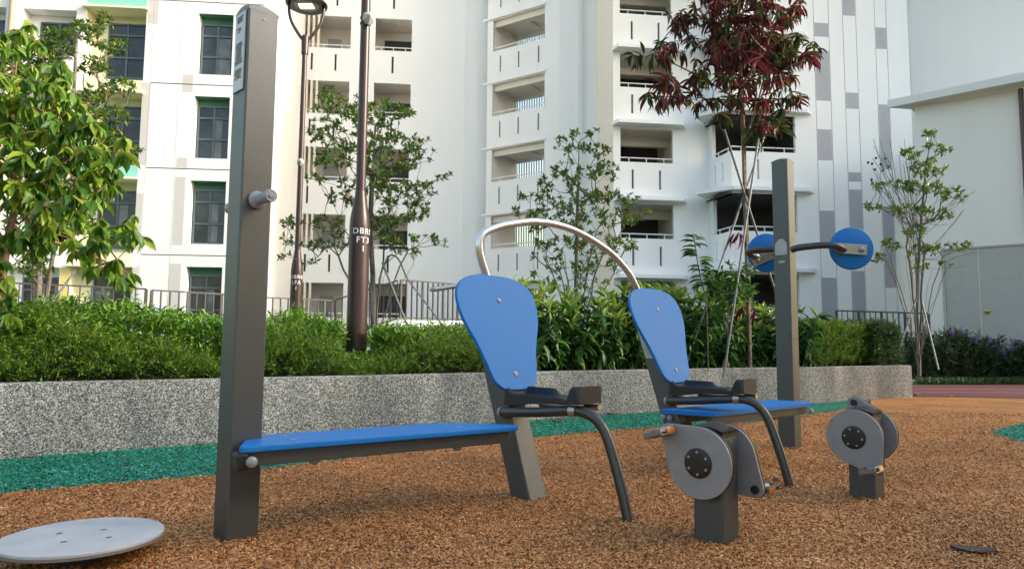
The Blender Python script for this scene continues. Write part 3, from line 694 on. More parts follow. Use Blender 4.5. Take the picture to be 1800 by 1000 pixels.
# ------------------------------------------------------------------ lamp posts and text
def text_mesh(name,body,size,mat,parent,fn):
    cu=bpy.data.curves.new(name,'FONT');cu.body=body;cu.size=size;cu.align_x='CENTER';cu.extrude=.0;cu.resolution_u=3;cu.space_character=1.15
    to=bpy.data.objects.new('tmp',cu);COL.objects.link(to);bpy.context.view_layer.update()
    me=bpy.data.meshes.new_from_object(to.evaluated_get(bpy.context.evaluated_depsgraph_get()));COL.objects.unlink(to);bpy.data.objects.remove(to)
    base=Vector(parent_world(parent))
    for v in me.vertices: v.co=fn(v.co.x,v.co.y)-base
    me.name=name;me.materials.clear();me.materials.append(mat);o=bpy.data.objects.new(name,me);link(o,parent);return o
def lamp_post(c,label,lines,z0,r1,r2,zs,zt,ztop,head,sz,az,tz,sensor_z,sr_,srot):
    T=thing('lamp_post',label,'lamp post',c,'dark brown lamp posts behind the planter')
    mb=MB();mb.lathe(Vector((c.x,c.y,z0)),UZ,[(0,r1*1.02),(zs-z0,r1),(zs-z0+.01,r1),(zs+.12-z0,r1*.93),(zt-z0,r2*1.12),(zt-z0+.02,r2*1.12),(zt-z0+.05,r2)],40);mb.build('base_sleeve',BROWN,T,smooth=True)
    mb=MB();mb.lathe(Vector((c.x,c.y,zt+.04)),UZ,[(0,r2),(ztop-zt,r2*.82)],32);po=mb.build('pole',BROWN,T,smooth=True)
    for i,(tx,w) in enumerate(lines):
        def fn(x,y,i=i):
            a=az+x/r1*1.0;return Vector((c.x+(r1+.003)*math.cos(a),c.y+(r1+.003)*math.sin(a),tz-i*sz*1.45+y))
        text_mesh('lettering',tx,sz*1.35,TEXTW,T,fn)
    # faceted sensor box strapped to the pole
    q=Vector((c.x,c.y,sensor_z));dr=Vector((math.cos(srot),math.sin(srot),0));sd_=Vector((-dr.y,dr.x,0));s=sr_
    ctr=q+dr*(r2+s*.75)
    ra=[ctr-dr*(s*.6)+sd_*(s*.75*math.cos(k*math.pi/3))+UZ*(s*.85*math.sin(k*math.pi/3)) for k in range(6)]
    rb=[ctr+dr*(s*.15)+sd_*(s*1.0*math.cos(k*math.pi/3+.5))+UZ*(s*1.1*math.sin(k*math.pi/3+.5)) for k in range(6)]
    tipp=[ctr+dr*(s*.95)+UZ*(s*.15)]
    mb=MB();fs=[(5,4,3,2,1,0)]
    for k in range(6):
        k2=(k+1)%6;fs+=[(k,k2,6+k),(k2,6+k2,6+k),(6+k,6+k2,12)]
    mb.add(ra+rb+tipp,fs);sn=mb.build('sensor_box',SENS,T)
    mb=MB();mb.lathe(q-UZ*.03,UZ,[(0,r2+.006),(.02,r2+.006)],24);mb.lathe(q+UZ*.04,UZ,[(0,r2+.006),(.02,r2+.006)],24);mb.box(q+dr*(r2+.02),(.06,.05,.12),(dr,sd_,UZ));mb.build('bracket',BLACKP,sn,smooth=False)
    if head:
        zt_=ztop;mb=MB();mb.lathe(Vector((c.x,c.y,zt_-.35)),UZ,[(0,r2*1.15),(.3,r2*1.25),(.42,r2*1.15),(.45,r2*.7)],24);mb.build('collar',BROWN,T,smooth=True)
        R_=.46;zh=zt_+.80
        mb=MB()
        e1=Vector((.97,.24,0))
        for s_ in (-1,1):
            pts=[Vector((c.x,c.y,zt_))+e1*(s_*.06),Vector((c.x,c.y,zt_+.14))+e1*(s_*.17),Vector((c.x,c.y,zt_+.38))+e1*(s_*.31),Vector((c.x,c.y,zt_+.6))+e1*(s_*.37),Vector((c.x,c.y,zh))+e1*(s_*.38)]
            mb.tube(cr_curve(pts,5),.035,12)
        mb.build('yoke',BROWN,T,smooth=True)
        hc=Vector((c.x,c.y,zh));mb=MB();mb.lathe(hc,UZ,[(0,.40),(.0,R_),(.03,R_+.01),(.1,R_-.06),(.2,.2),(.22,.05)],48);hd=mb.build('lamp_head',plain('lamp_head_black',(.012,.012,.012,1),.3),T,smooth=True)
        mb=MB();mb.lathe(hc-UZ*.012,UZ,[(0,.27),(.012,.28)],40);mb.build('glass',plain('lamp_glass',(.35,.34,.30,1),.15),hd,smooth=True)
        mb=MB();mb.box(hc-UZ*.018,(.32,.22,.008));mb.build('light_panel',LAMPE,hd)
    return T
nb=at(625,655,8.0);nb.z=0
lamp_post(nb,'nearer dark brown lamp post rising from the left hedge, lettered in white',[('DBR0',0),('FT3',0),('1',0)],.4,.118,.058,2.26,2.635,12,False,.072,math.radians(-90+36),2.165,at(655,40,8.0).z,.078,math.radians(-60))
fb=at(519,560,15.0);fb.z=0
lamp_post(fb,'farther dark brown lamp post with a round black lamp head',[('DBR0',0),('LFA',0),('1',0)],.2,.128,.066,2.44,2.86,at(543,70,15).z,True,.085,math.radians(-90+14),2.28,at(535,288,15).z,.085,math.radians(-75))
# ------------------------------------------------------------------ railing fence
def fence(name,label,pts,h,sp,base=None,group='dark railing fences behind the planting'):
    T=thing(name,label,'fence',pts[0]-UZ*h,group)
    bars=MB()
    for a,b in zip(pts[:-1],pts[1:]):
        for q0,q1,w_ in ((a,b,.05),(a-UZ*(h-.08),b-UZ*(h-.08),.04)):
            rl=MB();rl.bar(q0,q1,w_,.035);rl.build('rail',FENCE,T)
        L=(b-a).length;n=int(L/sp);d=(b-a)/L;hd=Vector((d.x,d.y,0)).normalized();pn=Vector((-hd.y,hd.x,0))
        for k in range(n+1):
            q=a+d*(L*k/max(n,1));wd=(.075,.02) if k%2==0 else (.018,.05)
            wide=k%4==0
            bars.box(q-UZ*(h/2+.0),(.06 if wide else .022,.05,h-.01),(hd,pn,UZ))
    bars.build('baluster_panel',FENCE,T)
    return T
def fp(u,v,Y): return at(u,v,Y)
fence('railing_fence','dark railing fence behind the left hedge, the lower left run',[fp(-130,489,13),fp(12,497,14),fp(257,508,15.6)],1.25,.2)
fence('railing_fence','dark railing fence behind the left hedge, between the tall post and the big-leafed tree',[fp(267,510,15.7),fp(390,517,16.9),fp(450,520,17.4)],1.2,.2)
fence('railing_fence','dark railing fence on both sides of the farther lamp post',[fp(466,523,17.6),fp(583,528,19)],1.2,.2)
fence('railing_fence','dark railing fence climbing a ramp behind the nearer lamp post',[fp(590,527,19.1),fp(699,493,19.2)],1.15,.2)
fence('railing_fence','dark railing fence along the top of the ramp left of the first blue backrest',[fp(705,492,19.3),fp(805,500,21),fp(900,508,22.8)],1.15,.2)
fence('railing_fence','dark railing fence at the right behind the bare-stemmed tree',[fp(1470,546,18.8),fp(1632,551,18.0)],1.15,.13)
# white retaining wall carrying the fences
T=thing('retaining_wall','white low retaining wall under the railing fences','wall')
mb=MB();tops=[(fp(-130,489,13),1.15),(fp(12,497,14),1.15),(fp(257,508,15.6),1.15),(fp(450,520,17.4),1.15),(fp(583,528,19),1.15),(fp(699,493,19.2),1.1),(fp(805,500,21),1.1),(fp(960,512,23),1.1)]
for (a,h1),(b,h2) in zip(tops[:-1],tops[1:]):
    a=Vector(a);b=Vector(b);A=a-UZ*(h1+.02);B=b-UZ*(h2+.02);d=(B-A);d.z=0;d.normalize();pn=Vector((-d.y,d.x,0))*.1
    q=[A-pn,B-pn,B+pn,A+pn];z0=[Vector((p.x,p.y,0)) for p in q]
    mb.add(q+z0,[(0,1,2,3),(4,5,1,0),(6,7,3,2),(5,6,2,1),(7,4,0,3)])
mb.build('wall',WHITE,T)
# ------------------------------------------------------------------ buildings
class Fac:
    def __init__(s,P,d,depthsign=1):
        s.P=Vector((P[0],P[1],0));s.d=Vector((d[0],d[1],0)).normalized();s.n=Vector((-s.d.y,s.d.x,0))
    def p(s,a,z,dep=0): return s.P+s.d*a+s.n*dep+UZ*z
    @staticmethod
    def px(u,D,d):
        r=ray(u,604);return Fac((r[0]/r[1]*D,D),d)
    def wall(s,s0,s1,z0,z1,ops=(),patches=(),mb=None):
        """ops: (a0,a1,z0,z1,depth,back material or None,reveal material,top reveal material)"""
        mb=mb or MB();S={s0,s1};Z={z0,z1}
        for o in list(ops)+list(patches):
            S.update((o[0],o[1]));Z.update((o[2],o[3]))
        S=sorted(x for x in S if s0<=x<=s1);Z=sorted(x for x in Z if z0<=x<=z1)
        def inside(o,a,z): return o[0]<a<o[1] and o[2]<z<o[3]
        for i in range(len(S)-1):
            ac=(S[i]+S[i+1])/2
            oc=[o for o in ops if o[0]<ac<o[1]];pc=[o for o in patches if o[0]<ac<o[1]]
            j=0
            while j<len(Z)-1:
                zc=(Z[j]+Z[j+1])/2
                if any(inside(o,ac,zc) for o in oc): j+=1;continue
                mi=0
                for o in pc:
                    if inside(o,ac,zc): mi=o[4]
                mb.quad(s.p(S[i],Z[j]),s.p(S[i+1],Z[j]),s.p(S[i+1],Z[j+1]),s.p(S[i],Z[j+1]),mi);j+=1
        for o in ops:
            a0,a1,b0,b1,dp,bk,rv,tp=o
            if a0>s0+1e-5: mb.quad(s.p(a0,b0),s.p(a0,b1),s.p(a0,b1,dp),s.p(a0,b0,dp),rv)
            if a1<s1-1e-5: mb.quad(s.p(a1,b1),s.p(a1,b0),s.p(a1,b0,dp),s.p(a1,b1,dp),rv)
            mb.quad(s.p(a0,b0),s.p(a0,b0,dp),s.p(a1,b0,dp),s.p(a1,b0),rv)
            mb.quad(s.p(a0,b1,dp),s.p(a0,b1),s.p(a1,b1),s.p(a1,b1,dp),tp)
            if bk is not None: mb.quad(s.p(a0,b0,dp),s.p(a0,b1,dp),s.p(a1,b1,dp),s.p(a1,b0,dp),bk)
        return mb
    def box(s,mb,a0,a1,z0,z1,d0,d1,mi=0):
        mb.box(s.p((a0+a1)/2,(z0+z1)/2,(d0+d1)/2),(abs(a1-a0),abs(d1-d0),z1-z0),(s.d,s.n,UZ),mi)
def window(fc,a0,a1,z0,z1,dep,parent,cols=2,tr=.42,curtain=False):
    mb=MB();w=.055;d0,d1=dep-.06,dep
    fc.box(mb,a0,a0+w,z0,z1,d0,d1);fc.box(mb,a1-w,a1,z0,z1,d0,d1);fc.box(mb,a0+w,a1-w,z0,z0+w,d0,d1);fc.box(mb,a0+w,a1-w,z1-w,z1,d0,d1)
    zt=z1-tr;zm=z0+(zt-z0)*.48
    for k in range(1,cols):
        x=a0+(a1-a0)*k/cols;fc.box(mb,x-.03,x+.03,z0+w,z1-w,d0+.004,d1-.002)
    for zz in (zt,zm): fc.box(mb,a0+w,a1-w,zz-.035,zz+.035,d0-.004,d1-.004)
    fc.box(mb,a0-.03,a1+.03,z0-.03,z0,d0-.05,d1,0)
    fr=mb.build('window',WFR,parent)
    mb=MB();mb.quad(fc.p(a0+w,z0+w,dep-.02),fc.p(a1-w,z0+w,dep-.02),fc.p(a1-w,z1-w,dep-.02),fc.p(a0+w,z1-w,dep-.02));mb.build('pane',GLASS,fr)
    h_=math.sin(a0*12.9+z0*78.2)*43758.5;h_-=math.floor(h_)
    if h_<.45:
        mb=MB();k=int(h_*100)%cols;xa=a0+w+(a1-a0-2*w)*k/cols;xb=a0+w+(a1-a0-2*w)*(k+(.9 if h_<.2 else .55))/cols;mb.quad(fc.p(xa,z0+w,dep-.024),fc.p(xb,z0+w,dep-.024),fc.p(xb,zt-.04,dep-.024),fc.p(xa,zt-.04,dep-.024));mb.build('curtain',CURT,fr)
    return fr
BG=thing('apartment_building','tall white apartment building with open corridors and grey painted panels filling the background','apartment building',(0,26,0))
WM=[WHITE,GREYW2,TEAL,GREENP,CREAM,YELL,DARKGAP,GREYW,WHITE2,BEIGE,INNER,DARKIN]   # indices 0..11
ZT=24.
# --- left wing ---
L=Fac.px(350,22.2,(1,.09));ops=[];pat=[];wins=[]
for k in range(-3,4):
    t=6.17+2.855*k
    if t<2: t=3.30
    zt=6.17+2.86*k;zb=zt-2.10
    if zt<2 or zt-2.1>ZT: continue
    ops.append((-.52,.62,max(.5,zb),zt,.34,3,0,3));wins.append((L,-.48,.58,max(.5,zb)+.03,zt-.22 if False else zt-.24,.32))
    # recessed bay
    t2=6.15+2.88*k;b2=t2-2.42
    ops.append((-4.12,-2.2,b2,t2,.55,4,4,4));wins.append((L,-3.62,-2.36,b2+.22,t2-.28,.54))
    pat.append((-4.12,-2.2,t2+.0001,t2+.46,(2 if k%2==0 else 4)));
    if k%2==0: pat.append((-2.9,-2.2,t2+.1,t2+.46,2))
    # third bay
    t3=6.05+2.86*k;ops.append((-6.1,-4.42,t3-1.55,t3,.45,0,0,0));wins.append((L,-5.75,-4.5,t3-1.42,t3-.26,.44))
    ops.append((-8.4,-6.62,t3-1.55,t3,.45,0,0,0));wins.append((L,-8.3,-6.8,t3-1.42,t3-.26,.44))
    ops.append((-12,-9.6,t3-1.55,t3,.45,0,0,0));wins.append((L,-11.8,-9.8,t3-1.42,t3-.26,.44))
    # dark-lined grooves at floor levels
    zg=6.54+2.87*k
    ops.append((-1.95,1.6,zg,zg+.03,.03,6,6,6))
    zz=t3+.42;ops.append((-6.1,-4.42,zz,zz+.03,.03,6,6,6))
for a in (-1.985,-1.06): ops.append((a,a+.012,.8,ZT-1,.012,1,1,1))
gw=[(-2.17,-1.83,11.45,12.6),(-2.26,-1.94,6.64,9.42),(-.94,-.60,9.15,9.76),(-1.0,-.66,6.58,6.92),(-1.02,-.68,4.01,6.28),(-1.05,-.69,1.2,3.40),(-2.33,-2.0,3.82,5.7),(-2.3,-2.0,1.0,3.3),(-2.1,-1.8,13.5,16)]
pat+=[(*g,1) for g in gw];pat+=[(-4.4,-3.7,.4,3.2,5),(-2.4,-2.2,.4,3.0,5)]
L.wall(-14,1.75,0,ZT,ops,pat).build('wall',WM,BG)
mb=MB();A=L.p(1.75,0);B=Fac.px(519,29.2,(1,.09)).P;mb.quad(A,B,B+UZ*ZT,A+UZ*ZT);mb.build('side_wall',WM[0],BG)
for k in range(-1,3):
    mb=MB();z=6.15+2.88*k;L.box(mb,-4.2,-2.14,z-.02,z+.05,-.16,-.003);mb.build('window_ledge',CREAM,BG)
mb=MB();mb.tube([L.p(-6.36,0,-.12),L.p(-6.36,ZT,-.12)],.09,12);mb.build('drain_pipe',plain('tan_pipe',(.45,.34,.24,1),.5),BG,smooth=True)
for w in wins: window(*w,parent=BG)
# --- corridor wing in the middle ---
C=Fac.px(690,29.2,(1,.09));ops=[]
def corridor(fc,a0,a1,zb,zt,dep,parent,kind):
    mb=MB();ex={'core':0,'dark':.22}.get(kind,.45);al=a0-ex;ar=a1+ex*(.0 if kind=='R' else 1);fl=zb-1.05;th=.14
    q=fc.p
    mb.quad(q(al,zt,th),q(ar,zt,th),q(ar,zt,dep),q(al,zt,dep),0)
    mb.quad(q(al,fl,th),q(al,fl,dep),q(ar,fl,dep),q(ar,fl,th),0)
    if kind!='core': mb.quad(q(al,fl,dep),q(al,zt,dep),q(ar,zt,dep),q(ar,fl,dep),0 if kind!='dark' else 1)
    mb.quad(q(al,fl,th),q(al,zt,th),q(al,zt,dep),q(al,fl,dep),0);mb.quad(q(ar,zt,th),q(ar,fl,th),q(ar,fl,dep),q(ar,zt,dep),0)
    for aa,ab in ((al,a0),(a1,ar)):
        if ab-aa>.01: mb.quad(q(aa,fl,th),q(ab,fl,th),q(ab,zt,th),q(aa,zt,th),0)
    mb.quad(q(a0,fl,th),q(a1,fl,th),q(a1,zb,th),q(a0,zb,th),0)
    if kind=='dark': fc.box(mb,al,ar,zt-.35,zt-.001,dep*.45,dep*.45+.2,0)
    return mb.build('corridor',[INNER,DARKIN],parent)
def rail(fc,a0,a1,zb,parent,dep=.07,npost=3):
    mb=MB();mb.tube([fc.p(a0,zb+.17,dep),fc.p(a1,zb+.17,dep)],.025,8)
    for k in range(npost):
        a=a0+(a1-a0)*(k+.5)/npost;mb.tube([fc.p(a,zb,dep),fc.p(a,zb+.17,dep)],.02,6)
    mb.build('railing',RAILW,parent)
def tubelight(fc,a,z,d0,d1,parent):
    mb=MB();mb.box(fc.p(a,z-.05,(d0+d1)/2),(.09,abs(d1-d0),.05),(fc.d,fc.n,UZ));mb.box(fc.p(a,z-.012,(d0+d1)/2),(.05,abs(d1-d0)*.3,.024),(fc.d,fc.n,UZ));mb.build('tube_light',TUBEL,parent)
for k in range(-3,5):
    zt=6.36+2.945*k;zb=zt-1.46
    if zt<2.5: continue
    zb=max(zb,.9)
    for (a0,a1,kd) in ((-1.07,.53,'R'),(-4.45,-2.13,'L')):
        ops.append((a0,a1,zb,zt,.14,None,0,0));co_=corridor(C,a0,a1,zb,zt,1.35,BG,kd)
        rail(C,a0,a1,zb,BG)
    mb=MB();C.box(mb,-.78,.48,zb-1.0,zb+1.02,1.27,1.34);
    dr=mb.build('door',DARKGAP,BG)
    mb=MB()
    for i in range(7): C.box(mb,-.72+i*.18,-.70+i*.18,zb+.1,zb+.98,1.23,1.25)
    for i in range(5): C.box(mb,-.76,.46,zb+.3+i*.15,zb+.315+i*.15,1.225,1.245)
    mb.build('gate_bars',plain('gate_black',(.02,.02,.02,1),.4) if 'gate_black' not in MATS else MATS['gate_black'],dr)
    mb=MB();C.box(mb,-3.35,-2.75,zb-1,zb+.98,1.3,1.345);mb.build('door',DOORG,BG)
    tubelight(C,-.1,zt,.35,.95,BG)
    mb=MB()
    for i in range(5):
        a=-4.43+i*.215;C.box(mb,a,a+.085,zb,zt,.0,.14)
    mb.build('louvre_fins',BEIGE,BG)
    for a in (-.33,-2.8,-3.82): ops.append((a,a+.09,zb-1.02,zb-.27,.13,6,7,7))
C.wall(-4.95,2.9,0,ZT,ops,[]).build('wall',WM,BG)
J=Fac.px(851,30.2,(1,0)).P;B2=Fac.px(865,29,(1,-.635));K=B2.p(-.42,0)
mb=MB();a=C.p(2.9,0);mb.quad(a,J,J+UZ*ZT,a+UZ*ZT);mb.quad(J,K,K+UZ*ZT,J+UZ*ZT);mb.build('return_wall',WHITE2,BG)
# --- stair core bay, turned towards the left ---
ops=[]
for k in range(-3,5):
    zt=6.35+2.915*k;zb=zt-1.42
    if zt<2.5: continue
    zb=max(zb,.8)
    ops.append((-.13,2.5,zb,zt,.14,None,9,9));corridor(B2,-.13,2.5,zb,zt,2.0,BG,'core')
    rail(B2,-.13,2.5,zb,BG)
    mb=MB();B2.box(mb,-.13,2.5,zt-.26,zt-.002,.141,.30);mb.build('lintel',BEIGE,BG)
    mb=MB();B2.box(mb,-.62,2.55,zt+.04,zt+.13,-.07,-.003);mb.build('ledge',WHITE,BG)
    mb=MB()
    for i in range(14): B2.box(mb,-.1+i*.13,-.055+i*.13,zb-1.05,zt-.12,1.98,2.02)
    mb.build('screen_bars',plain('bar_blue_grey',(.28,.36,.43,1),.4) if 'bar_blue_grey' not in MATS else MATS['bar_blue_grey'],BG)
    mb=MB();B2.box(mb,1.75,2.5,zb-1.05,zt-.2,1.85,2.0);B2.box(mb,-.13,2.5,zt-.16,zt-.001,1.9,2.0);B2.box(mb,-.13,2.5,zb-1.05,zb-.2,1.9,1.97);mb.build('rear_wall',WHITE2,BG)
    tubelight(B2,1.3,zt,.9,1.6,BG)
    for a in (.24,1.18,2.17): ops.append((a,a+.07,zb-.98,zb-.26,.06,7,7,7))
B2.wall(-.42,3.2,0,ZT,ops,[]).build('wall',WM,BG)
B3=Fac.px(1083,24.6,(1,.12));B4=Fac.px(1292,23.7,(1,.1))
a=B2.p(3.2,0);b=B3.p(-.07,0,2.46);c=B3.p(-.07,0)
mb=MB();mb.quad(a,b,b+UZ*ZT,a+UZ*ZT,1);mb.quad(b,c,c+UZ*ZT,b+UZ*ZT,0);mb.build('return_wall',[BEIGE,WHITE2],BG)
mb=MB();q=a.lerp(b,.56);mb.box(q+UZ*(ZT/2)-Vector((0,.06,0)),(.13,.1,ZT));mb.build('service_rib',WHITE,BG)
# --- two corridor bays at the right ---
ops=[]
for k in range(-2,6):
    zt=6.05+2.835*k;zb=zt-1.28
    if zt<2.5: continue
    zb=max(zb,.7)
    ops.append((.2,2.2,zb,zt,.14,None,8,8));corridor(B3,.2,2.2,zb,zt,2.4,BG,'dark');rail(B3,.2,2.2,zb,BG)
    mb=MB();B3.box(mb,.1,1.2,zb-1.0,zb+1.05,2.3,2.38);mb.build('door',DARKGAP,BG)
    tubelight(B3,.65,zt,.5,1.0,BG);
    mb=MB();z=zt+.07;mb.prism([B3.p(-.12,z,-.003),B3.p(.02,z,-.42),B3.p(2.45,z,-.42),B3.p(2.72,z,-.003)],(0,0,.13));mb.build('ledge',WHITE2,BG)
    for a in (.62,1.66): ops.append((a,a+.085,zb-1.0,zb-.28,.13,6,8,8))
B3.wall(-.07,2.75,0,ZT,ops,[]).build('wall',[WHITE2 if i==0 else m for i,m in enumerate(WM)],BG)
a=B3.p(2.75,0);b=Vector((7.35,25.2,0));c=B4.p(0,0);S4=Fac(b,(c-b).xy);LS=(c-b).length
mb=MB();mb.quad(a,b,b+UZ*ZT,a+UZ*ZT);mb.build('return_wall',WHITE2,BG)
ops=[];ops2=[];pat=[]
for k in range(-2,6):
    zt=6.25+2.86*k;zb=zt-1.33
    if zt<2.5: continue
    zb=max(zb,.7)
    ops.append((.0,2.4,zb,zt,.14,None,8,8));ops2.append((.3,LS,zb,zt,.14,None,8,8))
    mb=MB();q=B4.p;fl=zb-1.05;X0,X1,D0,D1=-.38,3.0,.14,2.6
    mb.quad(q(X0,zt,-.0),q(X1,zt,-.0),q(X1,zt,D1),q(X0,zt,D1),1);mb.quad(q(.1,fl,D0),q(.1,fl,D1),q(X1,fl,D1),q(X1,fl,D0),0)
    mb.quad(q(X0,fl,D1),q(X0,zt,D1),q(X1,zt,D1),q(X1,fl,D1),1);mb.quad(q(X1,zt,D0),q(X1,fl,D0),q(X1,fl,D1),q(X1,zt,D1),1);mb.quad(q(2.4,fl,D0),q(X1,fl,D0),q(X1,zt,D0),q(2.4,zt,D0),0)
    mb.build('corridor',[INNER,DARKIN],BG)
    rail(B4,.0,2.4,zb,BG);rail(S4,.3,LS,zb,BG,npost=2);tubelight(B4,1.1,zt,1.2,1.3,BG)
    mb=MB();z=zt+.08;mb.prism([B4.p(-.36,z,1.45),B4.p(-1.05,z,.75),B4.p(-.05,z,-.28),B4.p(2.75,z,-.28),B4.p(3.05,z,-.003),B4.p(.0,z,.0)],(0,0,.13));mb.build('ledge',WHITE,BG)
    for a in (.95,1.9): ops.append((a,a+.07,zb-1.0,zb-.28,.06,7,8,8))
    for a in (.45,.95): ops2.append((a,a+.05,zb-1.0,zb-.28,.05,7,8,8))
W0=3.10
for a0,a1 in ((.12,.70),(1.25,1.76),(2.5,2.95)):
    for aa in (a0,a1): ops.append((W0+aa-.009,W0+aa+.009,1,ZT-.5,.02,7,7,7))
for (a0,a1,z0,z1) in [(.13,.69,12.15,12.67),(.13,.69,9.75,11.62),(.13,.69,7.55,8.69),(.12,.69,4.54,5.72),(.12,.69,1.4,3.32),(1.26,1.75,13.01,15.2),(1.26,1.75,9.5,10.1),(1.26,1.75,6.81,7.15),(1.26,1.75,4.6,6.52),(1.26,1.75,.8,3.58),(2.51,2.94,11.81,12.62),(2.51,2.94,7.3,9.71),(2.51,2.94,3.0,5.95),(.13,.69,15,17),(2.51,2.94,15,16)]:
    pat.append((W0+a0+.009,W0+a1-.009,z0,z1,7))
B4.wall(.0,6.9,0,ZT,ops,pat).build('wall',[WHITE2 if i==0 else m for i,m in enumerate(WM)],BG)
S4.wall(0,LS,0,ZT,ops2,[]).build('side_wall',[WHITE2 if i==0 else m for i,m in enumerate(WM)],BG)
# --- blank tower at the right ---
TB=thing('tower_block','tall windowless pale grey building at the upper right, above the canopy','building',(14.5,24,0))
tp=at(1590,300,24.6);T0=Vector((tp.x,tp.y,0));td=Vector((.788,-.616,0));tn_=Vector((.616,.788,0))
mb=MB();mb.add([T0,T0+td*9,T0+td*9+tn_*8,T0+tn_*8]+[p+UZ*ZT for p in (T0,T0+td*9,T0+td*9+tn_*8,T0+tn_*8)],[(0,1,5,4),(1,2,6,5),(2,3,7,6),(3,0,4,7),(4,5,6,7)]);mb.build('wall',TOWER,TB)
# --- utility building with canopy ---
UB=thing('utility_building','pale grey utility building with projecting canopy and double door at the right edge','utility building',(12.6,19,0))
Rf=Fac.px(1700,19,(1.28,-1))
ops=[(-.52,1.62,.0,3.70,.06,None,0,0),(-.97,-.955,4.5,7.9,.01,6,6,6)]
mb=Rf.wall(-1.02,4.2,0,7.95,[ops[0]],[]);q=Rf.p
mb.quad(q(-1.02,0),q(-1.02,7.95),q(-1.02,7.95,5),q(-1.02,0,5),0);mb.build('wall',[PUTTY],UB)
mb=MB();
Rf.box(mb,-.52,-.47,0,3.70,-.02,.055);Rf.box(mb,1.57,1.62,0,3.70,-.02,.055);Rf.box(mb,-.47,1.57,3.65,3.70,-.02,.055);mb.build('door_frame',plain('frame_grey',(.40,.39,.36,1),.5),UB)
for a0,a1 in ((-.465,.345),(.355,1.565)):
    mb=MB();Rf.box(mb,a0,a1,.02,3.645,.01,.05);d_=mb.build('door',DOORG,UB,bevel=.003)
    if a0>0:
        mb=MB();mb.lathe(Rf.p(.50,1.89,.012),-Rf.n,[(0,.07),(.01,.07),(.014,.03),(.05,.025),(.06,.05),(.09,.052),(.1,.03)],24);mb.build('door_knob',plain('brass_knob',(.35,.28,.16,1),.25,.9),d_,smooth=True)
    else:
        mb=MB()
        for z in (.9,2.0,3.1): mb.tube([Rf.p(-.462,z,-.01),Rf.p(-.462,z+.22,-.01)],.02,8)
        mb.build('hinge',BRUSH,d_)
# canopy: a thin slab seen from below
o1=gnd(1560,190,7.98) ;o2=gnd(1800,142,7.98);od=(o2-o1).normalized();e=o1+od*8
i1=Rf.p(-1.02,7.98,2.5);back=Vector((o1.x,o1.y,7.98))+Rf.n*4.5
b2=gnd(1603,193,7.98);w2=Rf.p(-1.0,7.98,5.2)
mb=MB();mb.prism([o1,e,e+Rf.n*6,w2,b2],(0,0,.24));mb.build('canopy',wallmat('canopy_concrete',(.72,.72,.71,1)),UB,bevel=.01)
mb=MB();mb.tube([Rf.p(1.50,4.0,-.10),Rf.p(1.50,7.9,-.10)],.06,10);mb.build('drain_pipe',plain('brown_pipe',(.08,.05,.045,1),.5),UB,smooth=True)

# unseen block, added beyond the right edge to shade the playground floor
NB_=thing('added_shade_block','unseen white apartment block added beyond the right edge to shade the playground floor','apartment building',(23,-6,0))
Nf=Fac((29.7,9.5),(-.784,-.62));ops=[]
for k in range(4):
    for j in range(8): ops.append((1.5+j*3.4,3.3+j*3.4,1.2+k*2.9,2.6+k*2.9,.25,11,0,0))
HN=11.7
mb=Nf.wall(0,30,0,HN,ops,[]);q=Nf.p
mb.quad(q(0,HN),q(30,HN),q(30,HN,9),q(0,HN,9));mb.quad(q(0,0),q(0,HN),q(0,HN,9),q(0,0,9));mb.quad(q(30,0),q(30,0,9),q(30,HN,9),q(30,HN));mb.quad(q(0,0,9),q(0,HN,9),q(30,HN,9),q(30,0,9))
mb.build('wall',WM,NB_)
# ------------------------------------------------------------------ vegetation
G=lambda r,g,b:(r,g,b,1)
LF_BIG=leafmat('broad_leaf',[(0,G(.035,.10,.012)),(.4,G(.09,.20,.02)),(.75,G(.20,.33,.03)),(1,G(.40,.48,.05))],.42)
LF_SM=leafmat('small_leaf',[(0,G(.035,.085,.014)),(.5,G(.085,.18,.025)),(.85,G(.16,.27,.04)),(.955,G(.16,.2,.03)),(.975,G(.45,.22,.02)),(1,G(.3,.12,.02))],.3)
LF_SMY=leafmat('small_leaf_yellow',[(0,G(.03,.08,.012)),(.5,G(.07,.16,.02)),(.9,G(.17,.27,.04)),(1,G(.4,.3,.03))],.35)  # separate ramp for the left slender tree, ending in yellow
LF_RED=leafmat('maroon_leaf',[(0,G(.03,.007,.010)),(.4,G(.105,.016,.024)),(.75,G(.20,.028,.038)),(.9,G(.06,.05,.015)),(1,G(.05,.08,.015))],.35)
LF_GRN2=leafmat('olive_leaf',[(0,G(.02,.035,.01)),(.6,G(.045,.07,.015)),(.93,G(.09,.12,.02)),(1,G(.5,.2,.02))],.3)
LF_SHR=leafmat('shrub_leaf_dark',[(0,G(.014,.05,.012)),(.5,G(.035,.11,.018)),(.85,G(.08,.19,.025)),(1,G(.14,.26,.04))],.28,.42)
LF_LIME=leafmat('shrub_leaf_lime',[(0,G(.12,.22,.03)),(.5,G(.22,.34,.05)),(1,G(.42,.48,.09))],.4,.35)
LF_HG=leafmat('hedge_leaf',[(0,G(.03,.085,.01)),(.4,G(.08,.20,.018)),(.8,G(.17,.34,.03)),(1,G(.30,.44,.05))],.35)
LF_FERN=leafmat('fine_leaf',[(0,G(.035,.085,.01)),(.5,G(.10,.21,.018)),(.9,G(.22,.34,.03)),(1,G(.24,.22,.03))],.3)
LF_RUE=leafmat('narrow_leaf',[(0,G(.02,.045,.018)),(.6,G(.065,.12,.045)),(1,G(.13,.20,.07))],.25)
DARKG=plain('painted_inner_shade',(.010,.018,.006,1),.95,var=.4,vscale=20,spec=.1)  # near-black tone, shade inside the foliage put into the colour
